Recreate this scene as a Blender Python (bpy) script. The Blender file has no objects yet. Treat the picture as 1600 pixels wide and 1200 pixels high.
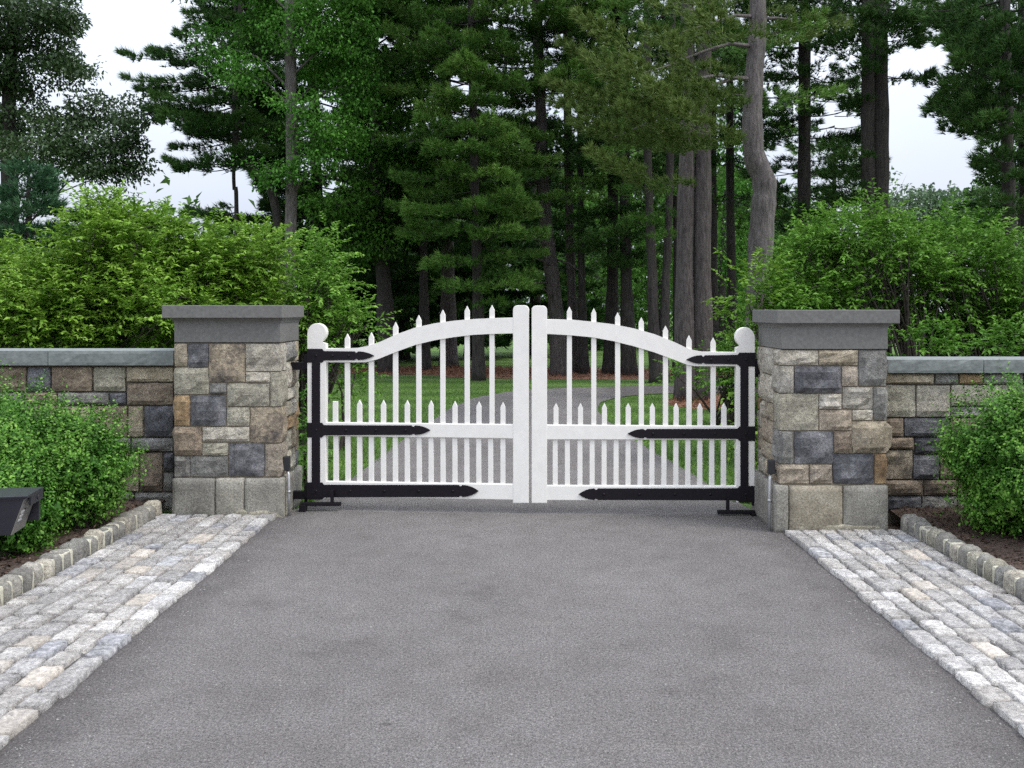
import bpy, bmesh, math, random
import numpy as np
from mathutils import Vector, noise as mnoise

random.seed(7)
rng = np.random.default_rng(11)
C = bpy.context.scene
COL = C.collection

# ------------------------------------------------------------------ camera, sky, sun, exposure
F, CX, CY, EYE = 1400.0, 815.0, 484.0, 1.6          # focal length in photo pixels, vanishing point, eye height
cam_d = bpy.data.cameras.new('camera')
cam = bpy.data.objects.new('camera', cam_d); COL.objects.link(cam)
cam.location = (0, 0, EYE); cam.rotation_euler = (math.radians(90), 0, 0)
cam_d.sensor_width = 36; cam_d.lens = 36 * F / 1600
cam_d.shift_x = -(CX - 800) / 1600; cam_d.shift_y = -(600 - CY) / 1600
cam_d.clip_end = 1000
C.camera = cam

SUN_EL, SUN_AZ = math.radians(56), math.radians(112)  # azimuth from +Y towards +X
world = bpy.data.worlds.new('World'); C.world = world; world.use_nodes = True
wn, wl = world.node_tree.nodes, world.node_tree.links
wn.clear()
sky = wn.new('ShaderNodeTexSky'); sky.sky_type = 'NISHITA'; sky.sun_disc = False
sky.sun_elevation = SUN_EL; sky.sun_rotation = SUN_AZ
sky.air_density = 1.0; sky.dust_density = 3.0
cloud = wn.new('ShaderNodeTexNoise'); cloud.inputs['Scale'].default_value = 2.2; cloud.inputs['Detail'].default_value = 6
ramp = wn.new('ShaderNodeValToRGB')
ramp.color_ramp.elements[0].position = 0.3; ramp.color_ramp.elements[0].color = (14.8, 16.4, 19.6, 1)
ramp.color_ramp.elements[1].position = 0.7; ramp.color_ramp.elements[1].color = (18.0, 18.8, 20.4, 1)
mixw = wn.new('ShaderNodeMix'); mixw.data_type = 'RGBA'; mixw.inputs['Factor'].default_value = 0.86
bg = wn.new('ShaderNodeBackground'); bg.inputs['Strength'].default_value = 0.1
out = wn.new('ShaderNodeOutputWorld')
tcw = wn.new('ShaderNodeTexCoord')
wl.new(tcw.outputs['Generated'], cloud.inputs['Vector'])
# overcast sky: three times brighter overhead than at the horizon
sepw = wn.new('ShaderNodeSeparateXYZ'); wl.new(tcw.outputs['Generated'], sepw.inputs[0])
grad = wn.new('ShaderNodeMapRange'); grad.inputs['From Min'].default_value = 0.0; grad.inputs['From Max'].default_value = 1.0
grad.inputs['To Min'].default_value = 0.27; grad.inputs['To Max'].default_value = 1.0; wl.new(sepw.outputs['Z'], grad.inputs['Value'])
mulw = wn.new('ShaderNodeMix'); mulw.data_type = 'RGBA'; mulw.blend_type = 'MULTIPLY'; mulw.inputs['Factor'].default_value = 1.0
wl.new(ramp.outputs['Color'], mulw.inputs[6]); wl.new(grad.outputs['Result'], mulw.inputs[7])
wl.new(cloud.outputs['Fac'], ramp.inputs['Fac'])
wl.new(sky.outputs['Color'], mixw.inputs[6]); wl.new(mulw.outputs[2], mixw.inputs[7])
wl.new(mixw.outputs[2], bg.inputs['Color']); wl.new(bg.outputs['Background'], out.inputs['Surface'])

sun_d = bpy.data.lights.new('sun', 'SUN'); sun_d.energy = 1.5; sun_d.angle = math.radians(16); sun_d.color = (1.0, 0.96, 0.9)
sun = bpy.data.objects.new('sun', sun_d); COL.objects.link(sun)
sd = Vector((math.sin(SUN_AZ) * math.cos(SUN_EL), math.cos(SUN_AZ) * math.cos(SUN_EL), math.sin(SUN_EL)))
sun.rotation_euler = (-sd).to_track_quat('-Z', 'Y').to_euler(); sun.location = sd * 40

C.view_settings.view_transform = 'Standard'; C.view_settings.look = 'None'
C.view_settings.exposure = 0.58; C.view_settings.gamma = 1.0; C.view_settings.use_curve_mapping = False
C.render.engine = 'CYCLES'
C.cycles.max_bounces = 6; C.cycles.diffuse_bounces = 4; C.cycles.glossy_bounces = 2; C.cycles.transmission_bounces = 4
C.cycles.use_denoising = False                        # keep the leaf and grit detail

# ------------------------------------------------------------------ helpers
def P(px, py, Y):
    return Vector(((px - CX) / F * Y, Y, EYE - (py - CY) / F * Y))
def G(px, py, z=0.0):
    Y = F * (EYE - z) / (py - CY)
    return Vector(((px - CX) / F * Y, Y, z))

def mat(name):
    m = bpy.data.materials.new(name); m.use_nodes = True
    nt = m.node_tree; b = nt.nodes['Principled BSDF']
    return m, nt, b
def node(nt, kind, **kw):
    n = nt.nodes.new(kind)
    for k, v in kw.items():
        if k in n.inputs.keys(): n.inputs[k].default_value = v
        else: setattr(n, k, v)
    return n
def rampn(nt, stops, interp='LINEAR'):
    r = nt.nodes.new('ShaderNodeValToRGB'); r.color_ramp.interpolation = interp
    el = r.color_ramp.elements
    while len(el) < len(stops): el.new(0.5)
    for e, (p, c) in zip(el, stops):
        e.position = p; e.color = (c[0], c[1], c[2], 1) if len(c) == 3 else c
    return r
def mixc(nt, a, b, fac, mode='MIX'):
    m = nt.nodes.new('ShaderNodeMix'); m.data_type = 'RGBA'; m.blend_type = mode
    for sock, v in ((m.inputs[0], fac), (m.inputs[6], a), (m.inputs[7], b)):
        if isinstance(v, (int, float)): sock.default_value = v
        elif isinstance(v, tuple): sock.default_value = (v[0], v[1], v[2], 1)
        else: nt.links.new(v, sock)
    return m.outputs[2]
def coords(nt, kind='Object', rand=True):
    tc = nt.nodes.new('ShaderNodeTexCoord')
    if not rand: return tc.outputs[kind]
    oi = nt.nodes.new('ShaderNodeObjectInfo')
    mul = nt.nodes.new('ShaderNodeMath'); mul.operation = 'MULTIPLY'; mul.inputs[1].default_value = 37.0
    nt.links.new(oi.outputs['Random'], mul.inputs[0])
    cmb = nt.nodes.new('ShaderNodeCombineXYZ')
    for i in range(3): nt.links.new(mul.outputs[0], cmb.inputs[i])
    add = nt.nodes.new('ShaderNodeVectorMath'); add.operation = 'ADD'
    nt.links.new(tc.outputs[kind], add.inputs[0]); nt.links.new(cmb.outputs[0], add.inputs[1])
    return add.outputs[0]
def noisen(nt, vec, scale, detail=5, rough=0.6):
    n = node(nt, 'ShaderNodeTexNoise', Scale=scale, Detail=detail, Roughness=rough)
    nt.links.new(vec, n.inputs['Vector']); return n.outputs['Fac']
def bumpn(nt, b, h, strength, dist):
    bp = node(nt, 'ShaderNodeBump', Strength=strength, Distance=dist)
    nt.links.new(h, bp.inputs['Height']); nt.links.new(bp.outputs['Normal'], b.inputs['Normal']); return bp

def stone_mat(name, base, dark, light, stain=None, bump=1.0, fine=34):
    m, nt, b = mat(name)
    v = coords(nt)
    n1 = noisen(nt, v, 5.0, 5, 0.65); n2 = noisen(nt, v, fine, 5, 0.85); n3 = noisen(nt, v, 14, 6, 0.7)
    r1 = rampn(nt, [(0.32, dark), (0.5, base), (0.68, light)])
    nt.links.new(n1, r1.inputs['Fac'])
    r2 = rampn(nt, [(0.3, (0.32, 0.32, 0.34)), (0.5, (0.95, 0.95, 0.95)), (0.7, (1.6, 1.58, 1.55))])
    nt.links.new(n2, r2.inputs['Fac'])
    c = mixc(nt, r1.outputs['Color'], r2.outputs['Color'], 1.0, 'MULTIPLY')
    r3 = rampn(nt, [(0.52, (0, 0, 0)), (0.66, (1, 1, 1))]); nt.links.new(n3, r3.inputs['Fac'])
    fm = nt.nodes.new('ShaderNodeMath'); fm.operation = 'MULTIPLY'; fm.inputs[1].default_value = 0.55
    nt.links.new(r3.outputs['Color'], fm.inputs[0])
    c = mixc(nt, c, stain if stain else dark, fm.outputs[0])
    oi = nt.nodes.new('ShaderNodeObjectInfo')
    rv = rampn(nt, [(0, (0.84, 0.84, 0.85)), (1, (1.14, 1.12, 1.09))]); nt.links.new(oi.outputs['Random'], rv.inputs['Fac'])
    c = mixc(nt, c, rv.outputs['Color'], 1.0, 'MULTIPLY')
    nt.links.new(c, b.inputs['Base Color']); b.inputs['Roughness'].default_value = 0.85
    ad = nt.nodes.new('ShaderNodeMath'); ad.operation = 'ADD'
    nt.links.new(n3, ad.inputs[0]); nt.links.new(n2, ad.inputs[1])
    bumpn(nt, b, ad.outputs[0], bump, 0.02)
    return m

M = {}
M['tan'] = stone_mat('tan_stone', (0.418, 0.356, 0.254), (0.282, 0.237, 0.169), (0.542, 0.475, 0.362))
M['plinth_tan'] = stone_mat('tan_plinth_stone', (0.308, 0.275, 0.209), (0.226, 0.198, 0.149), (0.385, 0.352, 0.281), None, 0.45, 70)
M['mottled'] = stone_mat('mottled_stone', (0.373, 0.311, 0.226), (0.113, 0.096, 0.090), (0.486, 0.418, 0.305), (0.06, 0.055, 0.06), 1.0)
M['light'] = stone_mat('light_stone', (0.486, 0.452, 0.373), (0.339, 0.311, 0.254), (0.633, 0.599, 0.525))
M['olive'] = stone_mat('olive_grey_stone', (0.390, 0.367, 0.288), (0.288, 0.266, 0.209), (0.497, 0.469, 0.379))
M['grey'] = stone_mat('grey_stone', (0.253, 0.248, 0.226), (0.165, 0.160, 0.149), (0.352, 0.347, 0.325))
M['slate'] = stone_mat('slate_stone', (0.119, 0.121, 0.132), (0.061, 0.062, 0.070), (0.264, 0.264, 0.281), (0.15, 0.15, 0.17), 1.0)
M['brown'] = stone_mat('brown_stone', (0.271, 0.215, 0.158), (0.158, 0.124, 0.093), (0.373, 0.305, 0.226))
M['ochre'] = stone_mat('ochre_stone', (0.339, 0.237, 0.130), (0.226, 0.147, 0.079), (0.407, 0.316, 0.203))
M['pink'] = stone_mat('pinkish_stone', (0.407, 0.350, 0.271), (0.294, 0.243, 0.186), (0.531, 0.463, 0.384))
M['plinth'] = stone_mat('plinth_stone', (0.275, 0.264, 0.226), (0.198, 0.187, 0.165), (0.352, 0.341, 0.303), None, 0.45, 80)
M['cobble'] = stone_mat('cobble_stone', (0.452, 0.433, 0.410), (0.326, 0.307, 0.286), (0.578, 0.562, 0.541), (0.17, 0.165, 0.16), 0.9, 45)
M['cobble_pale'] = stone_mat('pale_cobble_stone', (0.578, 0.562, 0.541), (0.441, 0.420, 0.399), (0.704, 0.693, 0.677), (0.25, 0.245, 0.24), 0.9, 45)
M['cobble_dark'] = stone_mat('dark_cobble_stone', (0.31, 0.31, 0.32), (0.13, 0.13, 0.14), (0.45, 0.45, 0.46), (0.07, 0.07, 0.08), 0.5, 40)
M['cobble_warm'] = stone_mat('warm_cobble_stone', (0.45, 0.41, 0.36), (0.36, 0.325, 0.28), (0.52, 0.49, 0.45), None, 0.5, 45)
M['kerb'] = stone_mat('kerb_granite', (0.26, 0.25, 0.22), (0.15, 0.145, 0.135), (0.38, 0.365, 0.33), (0.13, 0.125, 0.12), 0.6, 50)

def simple(name, col, rough=0.6, n_scale=None, var=0.15, bump=0.0, bdist=0.005, metallic=0.0, kind='Object'):
    m, nt, b = mat(name)
    b.inputs['Roughness'].default_value = rough; b.inputs['Metallic'].default_value = metallic
    if n_scale:
        v = coords(nt, kind); n = noisen(nt, v, n_scale, 5, 0.65)
        r = rampn(nt, [(0.3, tuple(c * (1 - var) for c in col)), (0.7, tuple(c * (1 + var) for c in col))])
        nt.links.new(n, r.inputs['Fac']); nt.links.new(r.outputs['Color'], b.inputs['Base Color'])
        if bump: bumpn(nt, b, n, bump, bdist)
    else: b.inputs['Base Color'].default_value = (*col, 1)
    return m
M['bluestone'] = simple('bluestone', (0.15, 0.147, 0.138), 0.75, 40, 0.22, 0.25, 0.004)
M['coping'] = simple('coping_bluestone', (0.19, 0.208, 0.2), 0.7, 22, 0.25, 0.5, 0.008)
M['mortar'] = simple('mortar', (0.27, 0.225, 0.165), 0.95, 60, 0.25, 0.4)
M['dark_mortar'] = simple('weathered_mortar', (0.16, 0.135, 0.105), 0.95, 60, 0.25, 0.4)
M['pale_mortar'] = simple('pale_mortar', (0.5, 0.48, 0.38), 0.95, 60, 0.2, 0.4)
M['joint_sand'] = simple('joint_sand', (0.075, 0.07, 0.064), 0.95, 70, 0.4, 0.6)
M['white'] = simple('white_gate_paint', (0.82, 0.795, 0.745), 0.45, 14, 0.045, 0.12, 0.002)
M['iron'] = simple('black_iron', (0.009, 0.007, 0.01), 0.5, 60, 0.3, 0.15, 0.002)
M['steel'] = simple('galvanised_steel', (0.42, 0.42, 0.42), 0.45, 30, 0.15, 0.1, 0.002, 0.6)
M['rubber'] = simple('black_plastic', (0.015, 0.015, 0.017), 0.5, 40, 0.2)
M['box_paint'] = simple('dark_box_paint', (0.016, 0.017, 0.024), 0.35, 30, 0.15)
M['box_face'] = simple('grey_face_plate', (0.13, 0.125, 0.115), 0.5, 40, 0.12)
M['box_key'] = simple('pale_key', (0.45, 0.45, 0.45), 0.5)

M['iron'].node_tree.nodes['Principled BSDF'].inputs['Specular IOR Level'].default_value = 0.22

def asphalt():
    m, nt, b = mat('asphalt')
    v = coords(nt, 'Object', False)
    big = noisen(nt, v, 0.55, 4, 0.6); mid = noisen(nt, v, 5.0, 5, 0.7); fine = noisen(nt, v, 130, 3, 0.8); g2 = noisen(nt, v, 62, 4, 0.85)
    r = rampn(nt, [(0.3, (0.146, 0.135, 0.13)), (0.7, (0.2, 0.186, 0.18))]); nt.links.new(big, r.inputs['Fac'])
    r2 = rampn(nt, [(0.3, (0.84, 0.83, 0.82)), (0.55, (1, 1, 1)), (0.75, (1.1, 1.1, 1.1))]); nt.links.new(mid, r2.inputs['Fac'])
    c = mixc(nt, r.outputs['Color'], r2.outputs['Color'], 1.0, 'MULTIPLY')
    r3 = rampn(nt, [(0.28, (0.2, 0.2, 0.21)), (0.5, (1, 1, 1)), (0.72, (2.1, 2.07, 2.03))]); nt.links.new(fine, r3.inputs['Fac'])
    c = mixc(nt, c, r3.outputs['Color'], 1.0, 'MULTIPLY')
    r4 = rampn(nt, [(0.3, (0.38, 0.38, 0.39)), (0.5, (1, 1, 1)), (0.7, (1.5, 1.5, 1.48))]); nt.links.new(g2, r4.inputs['Fac'])
    c = mixc(nt, c, r4.outputs['Color'], 1.0, 'MULTIPLY')
    mp = node(nt, 'ShaderNodeMapping'); mp.inputs['Scale'].default_value = (7, 16, 1); nt.links.new(v, mp.inputs['Vector'])
    stk = noisen(nt, mp.outputs['Vector'], 1.0, 6, 0.72)
    r5 = rampn(nt, [(0.27, (0.4, 0.39, 0.39)), (0.38, (1, 1, 1)), (0.66, (1, 1, 1)), (0.78, (1.2, 1.19, 1.17))]); nt.links.new(stk, r5.inputs['Fac'])
    c = mixc(nt, c, r5.outputs['Color'], 1.0, 'MULTIPLY')
    vo = node(nt, 'ShaderNodeTexVoronoi', Scale=55.0); nt.links.new(v, vo.inputs['Vector'])
    rs = rampn(nt, [(0.0, (1, 1, 1)), (0.085, (1, 1, 1)), (0.12, (0, 0, 0))]); nt.links.new(vo.outputs['Distance'], rs.inputs['Fac'])
    sep = nt.nodes.new('ShaderNodeSeparateColor'); nt.links.new(vo.outputs['Color'], sep.inputs[0])
    gt = nt.nodes.new('ShaderNodeMath'); gt.operation = 'GREATER_THAN'; gt.inputs[1].default_value = 0.955
    nt.links.new(sep.outputs[0], gt.inputs[0])
    mu = nt.nodes.new('ShaderNodeMath'); mu.operation = 'MULTIPLY'; nt.links.new(gt.outputs[0], mu.inputs[0]); nt.links.new(rs.outputs['Color'], mu.inputs[1])
    c = mixc(nt, c, (0.42, 0.42, 0.42), mu.outputs[0])
    sx = nt.nodes.new('ShaderNodeSeparateXYZ'); nt.links.new(v, sx.inputs[0])
    ab = nt.nodes.new('ShaderNodeMath'); ab.operation = 'ABSOLUTE'; nt.links.new(sx.outputs['X'], ab.inputs[0])
    ja = nt.nodes.new('ShaderNodeMath'); ja.operation = 'MULTIPLY_ADD'; ja.inputs[1].default_value = 0.55; nt.links.new(noisen(nt, v, 3.0, 5, 0.7), ja.inputs[0]); nt.links.new(ab.outputs[0], ja.inputs[2])
    re_ = rampn(nt, [(0.0, (1, 1, 1)), (0.82, (1, 1, 1)), (0.97, (0.62, 0.61, 0.61))]); dv = nt.nodes.new('ShaderNodeMath'); dv.operation = 'DIVIDE'; dv.inputs[1].default_value = 2.25
    nt.links.new(ja.outputs[0], dv.inputs[0]); nt.links.new(dv.outputs[0], re_.inputs['Fac'])
    c = mixc(nt, c, re_.outputs['Color'], 1.0, 'MULTIPLY')
    pt = noisen(nt, v, 1.7, 6, 0.75); rp = rampn(nt, [(0.3, (0.76, 0.75, 0.75)), (0.44, (1, 1, 1)), (0.58, (1, 1, 1)), (0.7, (1.14, 1.12, 1.09))]); nt.links.new(pt, rp.inputs['Fac'])
    c = mixc(nt, c, rp.outputs['Color'], 1.0, 'MULTIPLY')
    nt.links.new(c, b.inputs['Base Color']); b.inputs['Roughness'].default_value = 0.9
    ad = nt.nodes.new('ShaderNodeMath'); ad.operation = 'ADD'; nt.links.new(fine, ad.inputs[0]); nt.links.new(g2, ad.inputs[1])
    bumpn(nt, b, ad.outputs[0], 0.9, 0.012)
    return m
M['asphalt'] = asphalt()

def lawn_mat():
    m, nt, b = mat('lawn')
    v = coords(nt, 'Object', False)
    w = node(nt, 'ShaderNodeTexWave', Scale=0.22, Distortion=1.2, Detail=2.0); w.bands_direction = 'Y'
    nt.links.new(v, w.inputs['Vector'])
    n = noisen(nt, v, 1.2, 5, 0.7); f = noisen(nt, v, 60, 3, 0.8)
    r = rampn(nt, [(0.0, (0.072, 0.145, 0.024)), (1.0, (0.12, 0.23, 0.04))]); nt.links.new(w.outputs['Fac'], r.inputs['Fac'])
    r2 = rampn(nt, [(0.3, (0.65, 0.7, 0.7)), (0.7, (1.25, 1.2, 1.1))]); nt.links.new(n, r2.inputs['Fac'])
    r3 = rampn(nt, [(0.3, (0.5, 0.5, 0.5)), (0.7, (1.5, 1.5, 1.4))]); nt.links.new(f, r3.inputs['Fac'])
    c = mixc(nt, r.outputs['Color'], r2.outputs['Color'], 1.0, 'MULTIPLY')
    c = mixc(nt, c, r3.outputs['Color'], 1.0, 'MULTIPLY')
    nt.links.new(c, b.inputs['Base Color']); b.inputs['Roughness'].default_value = 0.9
    bumpn(nt, b, f, 1.0, 0.03)
    return m
M['lawn'] = lawn_mat()
M['mulch'] = simple('bark_mulch', (0.085, 0.057, 0.043), 0.95, 45, 0.6, 1.0, 0.02)
M['needle_bed'] = simple('fallen_needle_mulch', (0.225, 0.115, 0.072), 0.95, 25, 0.45, 0.8, 0.02)

def bark(name, a, bcol):
    m, nt, b = mat(name)
    v = coords(nt)
    mp = node(nt, 'ShaderNodeMapping'); mp.inputs['Scale'].default_value = (1, 1, 0.16); nt.links.new(v, mp.inputs['Vector'])
    n = noisen(nt, mp.outputs['Vector'], 26, 6, 0.75); n2 = noisen(nt, v, 1.6, 4, 0.6)
    r = rampn(nt, [(0.36, a), (0.62, bcol)]); nt.links.new(n, r.inputs['Fac'])
    r2 = rampn(nt, [(0.3, (0.75, 0.75, 0.75)), (0.7, (1.2, 1.2, 1.2))]); nt.links.new(n2, r2.inputs['Fac'])
    c = mixc(nt, r.outputs['Color'], r2.outputs['Color'], 1.0, 'MULTIPLY')
    nt.links.new(c, b.inputs['Base Color']); b.inputs['Roughness'].default_value = 0.95
    bumpn(nt, b, n, 1.0, 0.05)
    return m
M['bark'] = bark('pine_bark', (0.045, 0.037, 0.036), (0.135, 0.115, 0.112))
M['bark_grey'] = bark('grey_bark', (0.07, 0.06, 0.058), (0.2, 0.175, 0.17))
M['bark_dark'] = bark('dark_bark', (0.022, 0.019, 0.018), (0.07, 0.06, 0.056))
M['twig'] = simple('twig_bark', (0.06, 0.048, 0.04), 0.9, 30, 0.3)

def leaf_mat(name, dark, mid, light, trans=0.3, rough=0.6, spec=0.12):
    m, nt, b = mat(name)
    at = nt.nodes.new('ShaderNodeAttribute'); at.attribute_name = 'tint'
    r = rampn(nt, [(0.0, dark), (0.5, mid), (1.0, light)]); nt.links.new(at.outputs['Fac'], r.inputs['Fac'])
    nt.links.new(r.outputs['Color'], b.inputs['Base Color'])
    b.inputs['Roughness'].default_value = rough; b.inputs['Specular IOR Level'].default_value = spec
    if trans:
        t = nt.nodes.new('ShaderNodeBsdfTranslucent'); nt.links.new(r.outputs['Color'], t.inputs['Color'])
        mx = nt.nodes.new('ShaderNodeMixShader'); mx.inputs[0].default_value = trans
        o = nt.nodes['Material Output']
        nt.links.new(b.outputs[0], mx.inputs[1]); nt.links.new(t.outputs[0], mx.inputs[2]); nt.links.new(mx.outputs[0], o.inputs['Surface'])
    return m
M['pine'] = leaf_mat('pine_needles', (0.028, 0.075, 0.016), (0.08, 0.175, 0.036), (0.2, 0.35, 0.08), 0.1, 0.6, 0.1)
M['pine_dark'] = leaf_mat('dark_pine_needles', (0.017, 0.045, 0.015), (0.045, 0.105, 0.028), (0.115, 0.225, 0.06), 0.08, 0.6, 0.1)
M['pine_olive'] = leaf_mat('olive_pine_needles', (0.04, 0.075, 0.018), (0.095, 0.15, 0.038), (0.18, 0.25, 0.07), 0.12, 0.6, 0.1)
M['pine_blue'] = leaf_mat('blue_green_needles', (0.025, 0.07, 0.034), (0.055, 0.13, 0.062), (0.1, 0.2, 0.095), 0.15, 0.6, 0.1)
M['oak'] = leaf_mat('dark_oak_leaves', (0.034, 0.068, 0.026), (0.07, 0.125, 0.048), (0.16, 0.235, 0.11), 0.25, 0.4, 0.5)
M['locust'] = leaf_mat('fresh_green_leaves', (0.045, 0.135, 0.022), (0.08, 0.22, 0.035), (0.14, 0.31, 0.055), 0.25, 0.6, 0.1)
M['maple'] = leaf_mat('mid_green_leaves', (0.045, 0.12, 0.02), (0.085, 0.205, 0.034), (0.15, 0.31, 0.055), 0.2, 0.6, 0.1)
M['shrub'] = leaf_mat('yellow_green_leaves', (0.07, 0.16, 0.018), (0.16, 0.305, 0.036), (0.36, 0.54, 0.095), 0.3, 0.5, 0.15)
M['shrub2'] = leaf_mat('light_green_leaves', (0.056, 0.148, 0.019), (0.122, 0.265, 0.036), (0.25, 0.44, 0.08), 0.3, 0.5, 0.15)
M['box'] = leaf_mat('glossy_small_leaves', (0.026, 0.088, 0.012), (0.072, 0.195, 0.024), (0.25, 0.45, 0.08), 0.2, 0.5, 0.15)
M['far'] = leaf_mat('haze_paled_leaves', (0.075, 0.125, 0.07), (0.12, 0.185, 0.105), (0.18, 0.25, 0.15), 0.25)  # distance haze put into the leaf colour as a paler grey green
M['wood_mass'] = leaf_mat('far_wood_leaves', (0.04, 0.09, 0.02), (0.08, 0.16, 0.035), (0.16, 0.27, 0.06), 0.25)  # leaf tones of the far wood, varied at random
M['grass'] = leaf_mat('grass_blades', (0.08, 0.165, 0.027), (0.125, 0.25, 0.042), (0.2, 0.36, 0.065), 0.3)
M['chip'] = leaf_mat('bark_chips', (0.04, 0.028, 0.022), (0.09, 0.062, 0.047), (0.22, 0.155, 0.115), 0.0, 0.9, 0.1)
M['rust_chip'] = leaf_mat('rusty_needles', (0.13, 0.062, 0.04), (0.23, 0.118, 0.073), (0.33, 0.185, 0.12), 0.0, 0.9, 0.1)

def props(o, label=None, cat=None, group=None, kind=None):
    for k, v in (('label', label), ('category', cat), ('group', group), ('kind', kind)):
        if v: o[k] = v
    return o
def thing(name, label, cat, loc=(0, 0, 0), group=None, rz=0.0):
    o = bpy.data.objects.new(name, None); COL.objects.link(o); o.location = loc; o.rotation_euler.z = rz
    o.empty_display_size = 0.2
    return props(o, label, cat, group)
def link(name, me, m, parent=None, loc=(0, 0, 0)):
    o = bpy.data.objects.new(name, me); COL.objects.link(o)
    if m and not me.materials: me.materials.append(m)
    o.parent = parent; o.location = loc
    return o
def pyd(name, v, f, m, parent=None, loc=(0, 0, 0), smooth=False):
    me = bpy.data.meshes.new(name); me.from_pydata([tuple(x) for x in v], [], f); me.update()
    if smooth: me.polygons.foreach_set('use_smooth', [True] * len(me.polygons))
    return link(name, me, m, parent, loc)
def from_bm(name, bm, m, parent=None, loc=(0, 0, 0), smooth=False):
    bmesh.ops.recalc_face_normals(bm, faces=bm.faces[:])
    me = bpy.data.meshes.new(name); bm.to_mesh(me); bm.free()
    if smooth: me.polygons.foreach_set('use_smooth', [True] * len(me.polygons))
    return link(name, me, m, parent, loc)
def sheet(name, outline, z, m, kind='structure'):
    o = pyd(name, [(p[0], p[1], z) for p in outline], [list(range(len(outline)))], m)
    return props(o, kind=kind)

def add_box(bm, x0, x1, y0, y1, z0, z1, bev=0.0):
    r = bmesh.ops.create_cube(bm, size=1.0)
    for v in r['verts']:
        v.co = Vector(((x0 + x1) / 2 + v.co.x * (x1 - x0), (y0 + y1) / 2 + v.co.y * (y1 - y0), (z0 + z1) / 2 + v.co.z * (z1 - z0)))
    if bev:
        es = list({e for v in r['verts'] for e in v.link_edges})
        bmesh.ops.bevel(bm, geom=es, offset=bev, segments=2, affect='EDGES', profile=0.6)
def add_prism(bm, pts, y0, y1, bev=0.0):
    """polygon in x,z extruded along y"""
    n = len(pts)
    a = [bm.verts.new((p[0], y0, p[1])) for p in pts]; b_ = [bm.verts.new((p[0], y1, p[1])) for p in pts]
    f1 = bm.faces.new(a); bm.faces.new(b_[::-1])
    for i in range(n): bm.faces.new((a[i], b_[i], b_[(i + 1) % n], a[(i + 1) % n]))
    if bev:
        bmesh.ops.bevel(bm, geom=list(f1.edges), offset=bev, segments=2, affect='EDGES', profile=0.6)
def add_tube(bm, pts, radii, seg=8, cap=True):
    rings = []
    pts = [Vector(p) for p in pts]
    ref = Vector((0.31, 0.95, 0.05))
    for i, p in enumerate(pts):
        d = (pts[min(i + 1, len(pts) - 1)] - pts[max(i - 1, 0)]).normalized()
        u = d.cross(ref)
        if u.length < 1e-3: u = d.cross(Vector((1, 0, 0)))
        u.normalize(); w = d.cross(u)
        rings.append([bm.verts.new(p + (u * math.cos(2 * math.pi * k / seg) + w * math.sin(2 * math.pi * k / seg)) * radii[i]) for k in range(seg)])
    for a, b_ in zip(rings, rings[1:]):
        for k in range(seg):
            bm.faces.new((a[k], a[(k + 1) % seg], b_[(k + 1) % seg], b_[k])).smooth = True
    if cap:
        bm.faces.new(rings[0][::-1]); bm.faces.new(rings[-1])

def rock_mesh(name, hx, hy, hz, n=(5, 3, 4), r=0.02, amp=0.012, freq=9.0, pillow=(0, 0.015, 0), skew=0.0, flat=False, pw=4):
    """a rounded, rough-faced block about its own centre"""
    seed = Vector((random.uniform(-50, 50), random.uniform(-50, 50), random.uniform(-50, 50)))
    H = (hx, hy, hz); r = min(r, min(H) * 0.9)
    idx, V, Fc = {}, [], []
    def tk(k, m):                                         # grid lines crowd towards the edges
        t = -1 + 2 * k / m
        return math.copysign(abs(t) ** 0.75, t)
    def vert(i, j, k):
        key = (i, j, k)
        if key in idx: return idx[key]
        s = (tk(i, n[0]), tk(j, n[1]), tk(k, n[2]))
        p = Vector((s[0] * hx, s[1] * hy, s[2] * hz))
        q = Vector([max(-(H[a] - r), min(H[a] - r, p[a])) for a in range(3)])
        d = p - q
        if d.length > 1e-9: d.normalize()
        p2 = q + d * r
        for a in range(3):
            if abs(d[a]) > 0.5 and pillow[a]:
                o1, o2 = [b_ for b_ in range(3) if b_ != a]
                p2[a] += math.copysign(pillow[a], d[a]) * (1 - abs(s[o1]) ** pw) * (1 - abs(s[o2]) ** pw)
        nz = mnoise.fractal(p * freq + seed, 1.0, 2.0, 3)
        am = amp
        if flat:                                           # chiselled faces keep straight arrises
            e_ = max(abs(s[a]) for a in range(3) if a != max(range(3), key=lambda a: abs(d[a])))
            am = amp * (0.25 + 0.75 * (1 - e_ ** 6))
        p2 += d * am * nz
        if skew: p2 += Vector((skew * mnoise.noise(p * 3 + seed), skew * mnoise.noise(p * 3 - seed), 0))
        idx[key] = len(V); V.append(p2); return idx[key]
    def face(fixed, val, flip):
        a, b_ = [x for x in range(3) if x != fixed]
        for i in range(n[a]):
            for j in range(n[b_]):
                q = []
                for di, dj in ((0, 0), (1, 0), (1, 1), (0, 1)):
                    t = [0, 0, 0]; t[fixed] = val; t[a] = i + di; t[b_] = j + dj
                    q.append(vert(*t))
                Fc.append(q if not flip else q[::-1])
    face(0, n[0], False); face(0, 0, True); face(1, n[1], True); face(1, 0, False); face(2, n[2], False); face(2, 0, True)
    me = bpy.data.meshes.new(name); me.from_pydata([tuple(v) for v in V], [], Fc); me.update()
    me.polygons.foreach_set('use_smooth', [not flat] * len(me.polygons))
    return me

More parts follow.
